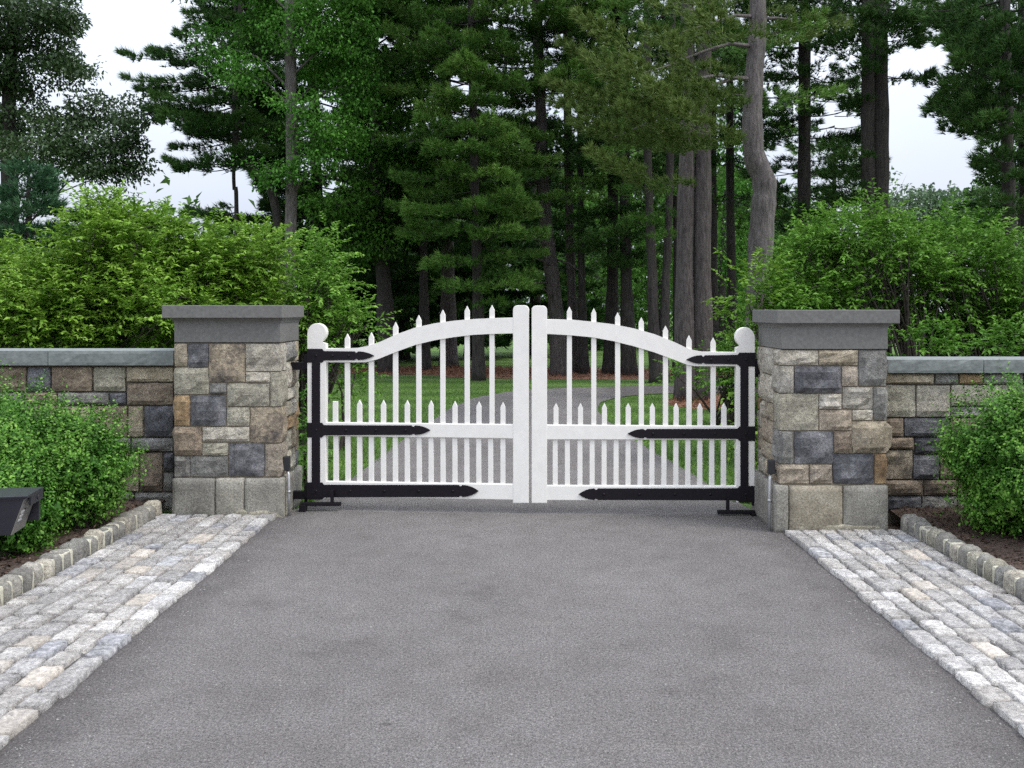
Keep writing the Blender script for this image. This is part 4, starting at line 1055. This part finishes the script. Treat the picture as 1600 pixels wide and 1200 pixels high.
spray_shrub('viburnum_shrub', 'light green leaf sprays hanging over the gate beside the jutting stone pillar', (2.75, 9.2, 0), M['shrub'],
    blobs([(1172, 470, 36, 50, 0.0, 0.4), (1200, 540, 34, 60, 0.1, 0.4), (1200, 660, 30, 90, 0.2, 0.3)], 9.2), 0.07, 0.03, 620, 0.35, 13, 0.4, 8, 'shrubs behind the walls')
spray_shrub('low_shrub', 'leafy low branches before the twin pine trunks, behind the gate', (2.7, 12.0, 0), M['shrub2'],
    blobs([(1090, 580, 45, 20, 0.0, 0.4), (1140, 590, 45, 34, 0.0, 0.5), (1175, 560, 40, 45, 0.0, 0.5)], 12.0), 0.06, 0.03, 480, 0.35, 12, 0.35, 7, 'shrubs near the gate')
spray_shrub('viburnum_shrub', 'wide light green shrub behind the pillar with the jutting stone, bare stems inside', (4.3, 9.6, 0), M['shrub2'],
    blobs([(1290, 430, 90, 85, 0.0, 0.7), (1250, 490, 80, 60, -0.2, 0.6), (1370, 420, 90, 85, 0.2, 0.7), (1350, 360, 60, 35, 0.1, 0.5)], 9.6), 0.06, 0.027, 800, 0.34, 13, 0.38, 12, 'shrubs behind the walls')
spray_shrub('viburnum_shrub', 'wide light green shrub behind the wall without call box, cut by the frame edge', (5.4, 9.9, 0), M['shrub2'],
    blobs([(1480, 420, 90, 75, 0.0, 0.7), (1560, 460, 90, 80, 0.0, 0.7), (1450, 500, 90, 60, 0.2, 0.6), (1640, 450, 90, 80, 0.1, 0.6)], 9.9), 0.06, 0.027, 800, 0.34, 13, 0.34, 12, 'shrubs behind the walls')
spray_shrub('low_shrub', 'dense leafy plants tucked against the back of the wall without call box', (4.6, 8.3, 0), M['shrub2'],
    blobs([(1440, 545, 60, 22, 0.0, 0.3), (1520, 545, 60, 24, 0.0, 0.3), (1590, 540, 60, 26, 0.0, 0.3)], 8.3), 0.06, 0.028, 600, 0.28, 12, 0.2, 7, 'shrubs near the gate')

# ------------------------------------------------------------------ trees, nearest first
# the pine with the crooked grey trunk; its boughs reach towards the gate
crooked = pine('pine_tree', 'crooked grey trunked pine by the drive with olive boughs over the gate', [[(1187, 644, 21), (1187, 430, 19), (1192, 330, 19), (1194, 285, 18), (1178, 238, 16.5), (1176, 150, 15), (1183, 60, 13.5), (1184, 0, 13), (1188, -220, 10)]],
    13.8, M['pine_olive'], (7.4, 11.5), lambda z: 2.0, 5, 0.6,
    tips=[(858, 130, -2.0), (880, 70, -1.6), (900, 190, -2.2), (925, 238, -2.4), (955, 150, -1.5), (985, 95, -2.2), (1010, 45, -1.2), (1040, 205, -2.0), (1060, 120, -1.4), 
          (905, 25, -1.8), (990, -20, -1.0), (880, 160, -0.6), (970, 215, -1.0), (940, 100, 0.3), (1030, 10, 0.8), (1080, 30, 1.0), (865, 160, -1.0), (920, 150, -0.5), (975, 165, -2.4), (1015, 130, -2.6), (1060, 165, -2.6), (1050, 60, -2.4), (1090, 130, -2.2), (920, 90, -2.6), (1100, 10, -2.2), (1215, 20, 0.9), (1260, 60, 1.0), (1240, -20, 0.6), (1320, 40, 0.5)],
    tint=0.5, barkm='bark_grey', width=0.42, nl=0.13, nw=0.0115, tall=14, thick=0.1, tip_len=1.9, dens=1.1, sep=True, k=8)
def limbs(root, Y, name, lines, m, r=0.03):
    for ln in lines:
        bm = bmesh.new(); pts = [P(a, b_, Y + d) - root.location for a, b_, d in ln]
        add_tube(bm, pts, [r * (1 - 0.85 * i / (len(pts) - 1)) for i in range(len(pts))], 6)
        from_bm(name, bm, m, root, smooth=True)
limbs(crooked, 13.8, 'limb', [[(1176, 128, 0), (1150, 121, -0.2), (1100, 138, -0.6), (1050, 168, -1.0), (1005, 195, -1.4), (960, 214, -1.7)], [(1178, 26, 0), (1150, 24, -0.3), (1110, 36, -0.8), (1060, 52, -1.3)],
    [(1176, 72, 0), (1140, 68, -0.3), (1100, 80, -0.8), (1040, 104, -1.4), (990, 118, -1.8)], [(1180, 30, 0), (1215, 28, 0.3), (1260, 34, 0.7)], [(1176, 124, 0), (1120, 118, -0.5), (1070, 126, -1.0), (1030, 140, -1.4)]], M['bark_grey'], 0.038)
pine('pine_tree', 'pine with two close straight brown trunks beside the drive', [[(1072, 628, 16), (1070, 430, 14), (1074, 200, 12), (1074, 60, 11), (1075, -200, 9)], [(1098, 626, 16), (1097, 430, 14), (1099, 200, 12.5), (1100, 60, 11), (1101, -200, 9)]],
    15.9, M['pine'], (5.6, 12.5), lambda z: 2.2, 4, 0.55, tint=0.42, nl=0.15, nw=0.016, tall=16, front=0.4)
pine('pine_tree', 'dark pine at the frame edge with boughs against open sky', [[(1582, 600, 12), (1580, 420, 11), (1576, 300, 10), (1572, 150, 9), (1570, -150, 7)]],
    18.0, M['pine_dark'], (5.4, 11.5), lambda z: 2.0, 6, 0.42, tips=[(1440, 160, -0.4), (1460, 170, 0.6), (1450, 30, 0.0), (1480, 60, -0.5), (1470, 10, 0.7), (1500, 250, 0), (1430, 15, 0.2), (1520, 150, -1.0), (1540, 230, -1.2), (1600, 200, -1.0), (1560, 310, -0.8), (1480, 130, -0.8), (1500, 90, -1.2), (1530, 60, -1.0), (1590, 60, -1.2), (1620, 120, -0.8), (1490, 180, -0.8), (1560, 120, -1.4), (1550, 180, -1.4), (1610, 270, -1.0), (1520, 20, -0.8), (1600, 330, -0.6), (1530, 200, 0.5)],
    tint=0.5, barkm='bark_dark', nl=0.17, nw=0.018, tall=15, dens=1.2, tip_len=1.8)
broadleaf('locust_tree', 'fresh green tree with straight slender trunk behind the call box pillar', [[(453, 575, 10), (453, 430, 8.5), (456, 250, 9), (454, 100, 8.5), (452, -60, 7)]], 19.5, M['locust'],
    [(350, 72, 38, 30), (378, 112, 40, 24), (415, 45, 30, 30), (480, 40, 52, 40), (470, 172, 34, 20), (488, 218, 36, 24), (425, 268, 40, 20), (510, 130, 44, 32), (530, 205, 44, 30), (545, 60, 50, 40),
     (440, 5, 50, 36), (500, 258, 34, 18), (360, -40, 60, 40), (460, -70, 90, 60), (560, -60, 80, 60), (548, 130, 40, 40)],
    0.09, 0.052, 0.5, 'bark_grey', 'broad leaved trees behind the gate', nsub=95, disc=0.21, nleaf=66, dens=1.0)
pine('pine_tree', 'leaning pine against the sky with long boughs reaching to the frame edge', [[(452, 575, 9), (432, 330, 7), (400, 268, 6), (372, 232, 5.5), (368, 150, 5), (374, 60, 4.5), (380, -120, 3.5)], [(374, 575, 4.5), (370, 400, 3.8), (369, 300, 3.2), (365, 232, 2.6)]], 23.5, M['pine_dark'],
    (10.2, 14), lambda z: 2.6, 5, 0.6,
    tips=[(190, 85, 0), (232, 80, 0.3), (196, 122, -0.4), (215, 140, 0.6), (240, 150, -0.8), (225, 170, 0.2), (262, 172, 0.8), (250, 188, -0.3), (300, 190, -1.4), (330, 215, 1.0), (282, 100, 0.5), (275, 55, 0), (290, 20, -0.5), (262, -8, 0.4),
          (310, 45, 1.0), (320, 110, -1.2), (340, 150, -1.5), (300, 135, 1.2), (275, 230, 0.4), (262, 250, -0.5), (285, 262, 0.7), (330, 250, -1.2), (440, 200, -1), (460, 260, 0.5), (430, 150, 1), (450, 95, 0.8), (455, 40, -0.6), (520, 230, 0.9), (500, 180, -0.5), (320, 312, 0.5), (350, 325, 0), (490, 320, 0.4), (300, 330, 1.0), (400, 225, -1.6), (385, 175, -1.8), (420, 30, -1), (350, 20, -1.2), (400, 60, -1.5), (360, 100, -1.6), (330, 180, -1.0), (430, 110, -1.4), (310, 200, 0.6), (470, 20, 0.5), (250, 175, -1.2), (350, 245, -0.4)],
    tint=0.45, barkm='bark_dark', width=0.62, nl=0.19, nw=0.02, dens=1.35, tall=16, tip_len=3.0)
broadleaf('oak_tree', 'dark leaved oak filling the top corner of the sky', [[(12, 575, 16), (15, 330, 13), (14, 150, 10), (22, 0, 8), (24, -150, 6)]], 24.0, M['oak'],
    [(20, 20, 80, 50), (85, 55, 55, 45), (50, 105, 70, 42), (112, 105, 24, 26), (30, 180, 60, 40), (100, 200, 55, 34), (160, 170, 48, 28), (185, 215, 45, 30), (60, 235, 70, 40), (140, 245, 60, 32), (200, 245, 35, 26), (170, 270, 50, 24), (-60, 60, 90, 90), (-70, 200, 90, 80),
     (60, -50, 90, 50), (-30, 120, 60, 50), (225, 172, 26, 22), (95, 15, 40, 40)],
    0.13, 0.07, 0.45, 'bark_dark', 'broad leaved trees behind the gate', nsub=46, disc=0.26, nleaf=66, dens=1.0)
pine('spruce_tree', 'bushy blue green young conifer below the dark oak', [[(45, 560, 8), (45, 400, 6), (45, 262, 2)]], 15.5, M['pine_blue'], (0.8, 4.05), lambda z: 0.12 + 0.95 * (max(4.15 - z, 0) / 3.4) ** 0.6, 9, 0.19, tint=0.45, barkm='bark_dark', width=0.35, nl=0.13, nw=0.016, droop=0.15, dens=1.7)
broadleaf('maple_tree', 'tall mid green maple with forked dark trunk left of the central pines', [[(607, 582, 15), (600, 450, 12), (590, 330, 10), (586, 200, 9), (583, 100, 7), (566, 10, 5), (556, -100, 4)]], 23.0, M['maple'],
    [(560, 20, 60, 44), (620, 15, 60, 40), (690, 30, 55, 44), (560, 110, 50, 40), (630, 110, 50, 36), (650, 165, 60, 36), (575, 190, 48, 36), (620, 235, 60, 36), (560, 255, 44, 34), (545, 320, 50, 36), (600, 310, 60, 36), (660, 270, 50, 34), (520, 110, 40, 40), (600, -50, 110, 60),
     (550, 380, 44, 34), (600, 375, 44, 30), (700, 90, 50, 40), (690, -60, 80, 60)],
    0.115, 0.065, 0.42, 'bark_dark', 'broad leaved trees behind the gate', nsub=62, disc=0.27, nleaf=58, dens=1.15)

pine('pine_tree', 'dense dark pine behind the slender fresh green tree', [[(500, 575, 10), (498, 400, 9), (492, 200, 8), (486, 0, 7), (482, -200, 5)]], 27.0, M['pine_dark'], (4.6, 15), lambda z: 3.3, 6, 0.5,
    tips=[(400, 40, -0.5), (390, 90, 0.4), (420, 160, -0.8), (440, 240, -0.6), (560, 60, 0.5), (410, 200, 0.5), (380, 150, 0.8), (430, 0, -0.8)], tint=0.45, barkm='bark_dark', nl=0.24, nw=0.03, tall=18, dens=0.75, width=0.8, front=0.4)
pine('pine_tree', 'dark conifer behind the pine at the frame edge, darkest crown there', [[(1600, 575, 9), (1600, 300, 8), (1598, 100, 7), (1596, -100, 5)]], 24.0, M['pine_dark'], (5.0, 13), lambda z: 2.6, 7, 0.42,
    tips=[(1460, 20, -0.3), (1480, 50, 0.4), (1470, 150, -0.4), (1500, 185, 0.5), (1450, 160, 0.2), (1520, 120, 0), (1530, 160, -0.6)], tint=0.42, barkm='bark_dark', nl=0.22, nw=0.028, tall=15, dens=0.8, width=0.75, front=0.3)

# central pines
lean = pine('pine_tree', 'leaning brown pine trunk just right of the gate middle', [[(875, 591, 13.5), (868, 480, 12), (851, 330, 10.5), (846, 200, 9), (838, 0, 8), (832, -200, 6)]], 22.0, M['pine'], (7.0, 14), lambda z: 2.6, 5, 0.5,
    tips=[(690, 105, -0.8), (720, 60, 0.4), (700, 160, -0.5), (660, 130, 0.6), (740, 180, -1.2), (690, 225, -0.6), (650, 250, 0.3), (770, 130, -1.4), (800, 60, -1.2), (640, 295, 0.2), (700, 285, -1.0), (760, 245, -1.5), (800, 200, -1.8), (780, 300, -1.2), (940, 280, -0.8), (960, 250, 0.6), (900, 300, -1.5), (820, 255, -1.6), (700, 20, 0.3), (760, 10, -0.8), (860, 100, -1.6)],
    tint=0.5, nl=0.18, nw=0.019, tall=17, dens=1.15, width=0.65, tip_len=2.6, front=0.6)
limbs(lean, 22.0, 'dead_limb', [[(855, 372, 0), (830, 364, -0.4), (800, 361, -0.7), (772, 344, -0.9)], [(860, 388, 0), (835, 372, -0.5), (812, 362, -0.9)], [(868, 405, 0), (890, 412, -0.4), (906, 424, -0.7), (914, 446, -0.9)], [(862, 442, 0), (838, 441, -0.4), (805, 446, -0.8), (780, 440, -1.1)], [(866, 418, 0), (840, 404, -0.6), (826, 408, -1.0)], [(869, 470, 0), (850, 452, -0.5), (830, 448, -0.9)]], M['bark'], 0.028)
pine('pine_tree', 'low branched pine whose layered boughs hang behind the gate top', [[(748, 584, 9.5), (746, 450, 8), (742, 300, 7), (738, 100, 6), (735, -80, 5)]], 20.5, M['pine'], (4.0, 11), lambda z: 1.9, 6, 0.42,
    tips=[(640, 345, -0.5), (625, 365, 0.2), (690, 330, -1.0), (720, 355, -1.4), (790, 335, -1.2), (830, 330, -0.6), (800, 355, -1.5), (670, 410, -0.6), (690, 405, -1.2), (830, 425, -0.8), (815, 440, -1.3), (720, 445, -1.2), (700, 440, 0.4), (790, 400, -0.6), (850, 395, 0.4), (780, 470, -0.6), (640, 300, -0.4), (610, 320, 0.2), (850, 360, -1.0)],
    tint=0.5, barkm='bark_dark', nl=0.16, nw=0.017, tall=14, dens=1.2, width=0.6, tip_len=2.0, front=0.7)
pine('pine_tree', 'slim pine trunk beside the leaning brown pine', [[(899, 583, 8), (893, 450, 7.5), (889, 300, 7), (886, 0, 6)]], 23.0, M['pine_dark'], (5.0, 13), lambda z: 1.9, 4, 0.6, tips=[(905, 340, -1.0), (900, 365, -0.8), (915, 390, -0.6)], tint=0.55, nl=0.18, nw=0.019, tall=15)
pine('pine_tree', 'thin dark pine trunk behind the slim one near the gate middle', [[(913, 586, 7.5), (909, 450, 6), (907, 300, 5), (906, 50, 4)]], 22.5, M['pine_dark'], (5.5, 12), lambda z: 1.7, 4, 0.7, tint=0.4, nl=0.18, nw=0.019, barkm='bark_dark')
pine('pine_tree', 'straight dark pine trunk, first of the pair over the curved rail', [[(953, 584, 11), (957, 450, 9.5), (958, 300, 8.5), (960, 0, 7)]], 22.6, M['pine_dark'], (5.0, 13), lambda z: 2.0, 4, 0.55, tips=[(930, 345, -1.2), (980, 330, -1.0), (940, 385, -0.8), (1000, 370, -0.4), (925, 372, -1.5), (960, 402, -1.3), (985, 352, -1.5), (910, 330, -1.2), (1000, 398, -0.9), (950, 318, -1.6)], tint=0.42, barkm='bark_dark', nl=0.18, nw=0.019, tall=15)
pine('pine_tree', 'straight dark pine trunk, second of the pair over the curved rail', [[(983, 587, 11.5), (979, 450, 9.5), (976, 300, 8.5), (975, 0, 7)]], 22.0, M['pine_dark'], (5.2, 13), lambda z: 2.0, 4, 0.55, tips=[(1010, 345, -1.0), (1030, 390, -0.5), (960, 362, -1.5), (1020, 318, -1.3), (1005, 408, -1.1), (940, 410, -1.0)], tint=0.45, barkm='bark_dark', nl=0.18, nw=0.019, tall=15)
pine('pine_tree', 'slightly bent dark pine trunk standing left of the twin trunked pine', [[(1027, 598, 11), (1021, 500, 9), (1018, 400, 7.5), (1012, 250, 6.5), (1010, 0, 5)], [(1036, 597, 8), (1040, 450, 6.5), (1046, 300, 6), (1050, 0, 5)]], 19.8, M['pine'], (4.6, 11), lambda z: 1.8, 4, 0.6, tips=[(1040, 330, -0.8), (1000, 310, 0.3), (1045, 365, -0.9), (990, 340, -0.9), (1050, 300, -0.9), (1000, 285, -1.0)], tint=0.4, barkm='bark_dark', nl=0.16, nw=0.013, tall=13)
pine('pine_tree', 'dark trunk half hidden behind the twin trunked pine', [[(1062, 590, 10), (1060, 400, 8), (1058, 200, 7), (1058, 0, 6)]], 21.5, M['pine_dark'], (5.0, 12), lambda z: 1.8, 4, 0.6, tint=0.4, barkm='bark_dark', nl=0.18, nw=0.019)
pine('pine_tree', 'thinnest pine stem between twin trunked and crooked pines', [[(1117, 585, 6), (1116, 430, 5), (1115, 250, 4.5), (1114, 60, 4)]], 23.0, M['pine_dark'], (6.0, 12), lambda z: 1.6, 4, 0.7, tint=0.42, barkm='bark_dark', nl=0.18, nw=0.019)
pine('pine_tree', 'middling dark trunk just left of the crooked grey pine', [[(1146, 585, 8), (1143, 430, 7), (1141, 310, 6.5), (1140, 60, 5)]], 23.5, M['pine_dark'], (4.6, 12), lambda z: 1.9, 5, 0.55, tint=0.45, barkm='bark_dark', nl=0.18, nw=0.019)
pine('pine_tree', 'single dark straight pine rising behind the shrub, right of the crooked pine', [[(1256, 590, 12), (1256, 345, 10), (1257, 200, 9.5), (1257, 80, 9), (1258, -150, 7)]], 22.5, M['pine_dark'], (4.0, 13), lambda z: 2.0 if z < 8 else 2.6, 4, 0.5,
    tips=[(1215, 90, 0), (1300, 100, -0.4), (1330, 130, 0.3), (1320, 215, 0.2), (1340, 190, -0.5), (1210, 215, -0.6), (1200, 120, 0.5), (1222, 150, -0.8), (1230, 250, 0.7), (1285, 300, 0.6), (1290, 170, 0.6), (1305, 310, -0.5), (1215, 290, 0.3), (1300, 60, -0.8), (1225, 40, 0.3), (1310, 250, 0.4), (1190, 260, -0.4), (1225, 320, -0.5)], tint=0.42, barkm='bark_dark', nl=0.18, nw=0.019, tall=16, dens=1.1)
pine('pine_tree', 'dark pine with two joined trunks beside the open sky', [[(1357, 590, 14), (1357, 340, 11), (1356, 200, 10.5), (1357, 60, 10), (1357, -150, 8)], [(1376, 590, 15), (1376, 340, 12), (1377, 200, 11.5), (1375, 60, 11), (1374, -150, 8)]], 20.5, M['pine_dark'], (8.6, 14), lambda z: 3.0, 7, 0.4,
    tips=[(1300, 195, 0), (1280, 140, 0.5), (1290, 225, -0.3), (1300, 262, 0.4), (1310, 285, -0.4), (1450, 120, 0.2), (1465, 112, -0.4), (1410, 225, 0.3), (1300, 60, -0.3), (1440, 50, -0.5), (1420, 70, 0.5), (1470, 30, 0.3), (1290, 30, 0.5), (1330, 20, -0.8), (1400, 20, -1.0), (1450, 5, 0.0), (1420, 40, -0.9), (1320, 80, -0.5), (1280, 270, 0.4), (1270, 75, 0.6), (1390, 45, 0.6), (1260, 10, -0.5), (1340, 40, -1.2), (1300, 0, 0.3), (1430, 25, -1.0), (1380, 5, -1.4), (1310, 110, 0.4), (1300, 160, 0.8), (1280, 200, 0.3), (1320, 240, -0.7), (1330, 275, 0.3), (1290, 300, 0.2), (1400, 100, -0.6), (1350, 100, -1.0), (1370, 70, -1.4)], tint=0.45, barkm='bark_dark', nl=0.17, nw=0.019, tall=16, dens=1.2, tip_len=2.2)
pine('pine_tree', 'distant lighter green pine boughs between the single and the double dark trunks', [[(1300, 575, 7), (1302, 400, 5), (1304, 235, 2)]], 31.0, M['pine'], (5.2, 9.2), lambda z: 2.4, 5, 0.5, tint=0.6, barkm='bark_dark', nl=0.22, nw=0.02, dens=0.9)  # needles tinted lighter than on the pines around it
pine('pine_tree', 'thick brown pine trunk at the lawn edge behind the arched rail', [[(701, 573, 13), (700, 450, 11), (698, 300, 9), (696, 0, 7)]], 25.5, M['pine_dark'], (3.2, 13), lambda z: 2.8, 5, 0.7, tint=0.35, barkm='bark', nl=0.28, nw=0.032, tall=17, width=0.7, dens=0.55, front=0.5)
pine('pine_tree', 'thin dark pine trunk in deep shade left of the thick brown one', [[(665, 580, 8), (662, 450, 7), (660, 300, 6), (656, 0, 5)]], 23.5, M['pine_dark'], (3.6, 13), lambda z: 2.2, 5, 0.55, tint=0.35, barkm='bark_dark', nl=0.28, nw=0.03, dens=0.6)

# shaded evergreens that close the view under the pines
for (px, Y, top, ln, lab) in [(545, 27.5, 330, 2.4, 'shaded hemlock behind the loose pale shrub'), (630, 29.0, 250, 2.8, 'broad shaded hemlock in the darkest part of the wood'), (735, 31.0, 200, 2.9, 'tall shaded hemlock behind the layered pine boughs'),
                              (835, 32.0, 260, 2.7, 'shaded hemlock behind the leaning brown pine'), (470, 28.0, 320, 2.3, 'shaded hemlock behind the slender fresh green tree'), (385, 29.0, 352, 2.2, 'dark low hemlock under the leaning pine'), (265, 28.0, 345, 2.4, 'dark low hemlock behind the big arching shrub'), (150, 27.0, 318, 2.4, 'dark hemlock behind the gap between oak and arching shrub')]:
    Zt = EYE + (CY - top) * Y / F
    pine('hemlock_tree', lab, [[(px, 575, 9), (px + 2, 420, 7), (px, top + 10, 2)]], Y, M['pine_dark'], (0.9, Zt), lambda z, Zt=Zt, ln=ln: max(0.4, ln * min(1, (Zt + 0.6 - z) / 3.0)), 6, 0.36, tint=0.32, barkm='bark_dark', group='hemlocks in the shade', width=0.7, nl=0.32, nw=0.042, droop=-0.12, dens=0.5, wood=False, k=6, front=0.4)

# broad-leaved trees farther back, seen between the trunks
for (px, Y, cl, tint, lab, mm) in [
    (930, 36.0, [(925, 430, 60, 60), (960, 500, 60, 40), (900, 350, 50, 50), (945, 540, 50, 24), (880, 480, 50, 50)], 0.45, 'mid green tree glimpsed between slim pine trunks', 'maple'),
    (1030, 38.0, [(1010, 440, 60, 60), (1050, 380, 60, 60), (1030, 520, 70, 40), (1000, 300, 60, 50)], 0.42, 'mid green tree behind the bent dark pine', 'maple'),
    (1125, 34.0, [(1125, 420, 50, 60), (1150, 330, 50, 60), (1140, 230, 44, 70), (1120, 520, 50, 40), (1150, 480, 60, 40), (1165, 170, 36, 40)], 0.55, 'bright green tree behind the crooked pine trunk', 'locust'),
    (1230, 38.0, [(1230, 400, 70, 60), (1270, 340, 60, 40), (1210, 480, 60, 50), (1300, 390, 60, 50)], 0.5, 'green tree low behind the single dark pine', 'maple'),
    (1560, 27.0, [(1545, 330, 44, 50), (1580, 270, 44, 44), (1600, 350, 60, 70), (1520, 370, 44, 40), (1620, 260, 50, 60)], 0.4, 'mid green leafy tree under the dark pine at the frame edge', 'maple'),
    (1440, 60.0, [(1430, 340, 60, 38), (1480, 320, 60, 36), (1400, 310, 30, 36), (1500, 350, 60, 34), (1446, 300, 34, 20)], 0.5, 'far tree with haze painted into its leaves under the open sky', 'far')]:
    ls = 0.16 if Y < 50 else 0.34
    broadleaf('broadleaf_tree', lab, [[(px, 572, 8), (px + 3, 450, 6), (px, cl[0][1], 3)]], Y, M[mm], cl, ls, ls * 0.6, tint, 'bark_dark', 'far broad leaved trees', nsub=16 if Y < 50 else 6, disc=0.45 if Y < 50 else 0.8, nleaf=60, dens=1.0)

# the mass of woods on the far side of the lawn
Lf = Leaves()
n = 4200
xs = np.where(rng.random(n) < 0.45, rng.uniform(-16, 22, n), rng.uniform(-75, 75, n)); ys = rng.uniform(62, 84, n); top = 7.6 + 1.4 * np.sin(xs * 0.21) + 1.0 * np.sin(xs * 0.53 + 2) + 6.5 * np.exp(-((xs - 3) / 17) ** 4)
c = np.stack([xs, ys, 0.2 + rng.random(n) ** 0.7 * top], 1)
p = np.repeat(c, 11, 0) + rng.normal(size=(n * 11, 3)) * np.array([0.8, 0.8, 0.45])
p = p[p[:, 2] > 0.05]; p = p[~in_gap(p)]
d = rng.normal(size=p.shape); d[:, 2] -= 0.2; up = rng.normal(size=p.shape) * 0.5; up[:, 2] += 1
Lf.leaves(p, d, up, 0.75, 0.5, 0.4 + 0.2 * rng.normal(size=len(p)))
props(Lf.build('distant_woods', M['wood_mass']), kind='stuff')

# loose grit on the drive
n = 2600
gy = 3.0 + 6.0 * rng.random(n) ** 1.4; gx = np.where(rng.random(n) < 0.45, rng.choice([-1, 1], n) * (1.86 - np.abs(rng.normal(0, 0.09, n))), rng.uniform(-1.85, 1.85, n))
gr_ = np.minimum(0.0022 + 0.003 * rng.random(n) ** 3, 0.006)
V = []; Fc = []
base_ = np.array([(1, 0, 0), (0, 1, 0), (-1, 0, 0), (0, -1, 0), (0, 0, .8)])
for x, y, r in zip(gx, gy, gr_):
    b0 = len(V); a = random.random() * 6.28; ca, sa = math.cos(a), math.sin(a)
    for q in base_: V.append((x + r * (q[0] * ca - q[1] * sa) * 1.3, y + r * (q[0] * sa + q[1] * ca), 0.0005 + r * q[2]))
    Fc += [[b0, b0 + 1, b0 + 4], [b0 + 1, b0 + 2, b0 + 4], [b0 + 2, b0 + 3, b0 + 4], [b0 + 3, b0, b0 + 4]]
props(pyd('gravel', V, Fc, simple('loose_grit', (0.22, 0.21, 0.2), 0.9, 9, 0.7)), kind='stuff')

# grass on the near lawn
def in_road(x, y):
    xl = np.interp(y, [q[1] for q in L_[:4] + left_edge[:5]], [q[0] for q in L_[:4] + left_edge[:5]]); xr = np.interp(y, [q[1] for q in R_[:4] + right_edge[:8]], [q[0] for q in R_[:4] + right_edge[:8]])
    return (x > xl + 0.03) & (x < xr - 0.03) & (y < 18.4)
Lf = Leaves()
n = 64000; y = 7.45 + 12.5 * rng.random(n) ** 1.7; x = rng.uniform(-1, 1, n) * (1.2 + 0.33 * y)
kp = ~in_road(x, y) & ~((y > 17.2) & (x > 0) & (y < 19.5))
for bx_, by_, rx_, ry_ in beds: kp &= ((x - bx_) / rx_) ** 2 + ((y - by_) / ry_) ** 2 > 1.0
p = np.stack([x, y, np.full(n, -0.015)], 1)[kp]; N = len(p)
stripe = 0.12 * np.sign(np.sin(p[:, 1] * 3.2 + 0.25 * p[:, 0]))
d = rng.normal(size=(N, 3)) * 0.35; d[:, 2] = 1; d = unit(d)
Lf.needles(p, d, 0.05, 0.008, 2, 0.3, 0.45 + stripe * 0.6 + rng.normal(0, 0.14, N))
props(Lf.build('grass', M['grass']), kind='stuff')
Lf = Leaves(); n = 9000
b_ = rng.integers(0, len(beds), n); a = rng.random(n) * 6.283; r = rng.random(n) ** 0.5
B = np.array(beds)[b_]
p = np.stack([B[:, 0] + B[:, 2] * r * np.cos(a), B[:, 1] + B[:, 3] * r * np.sin(a), np.full(n, 0.004)], 1)
d = rng.normal(size=(n, 3)); d[:, 2] = np.abs(d[:, 2]) * 0.3
Lf.needles(p, unit(d), 0.14, 0.014, 2, 0.3, rng.random(n))
props(Lf.build('fallen_needles', M['rust_chip']), kind='stuff')
print('foliage triangles', TRI[0])
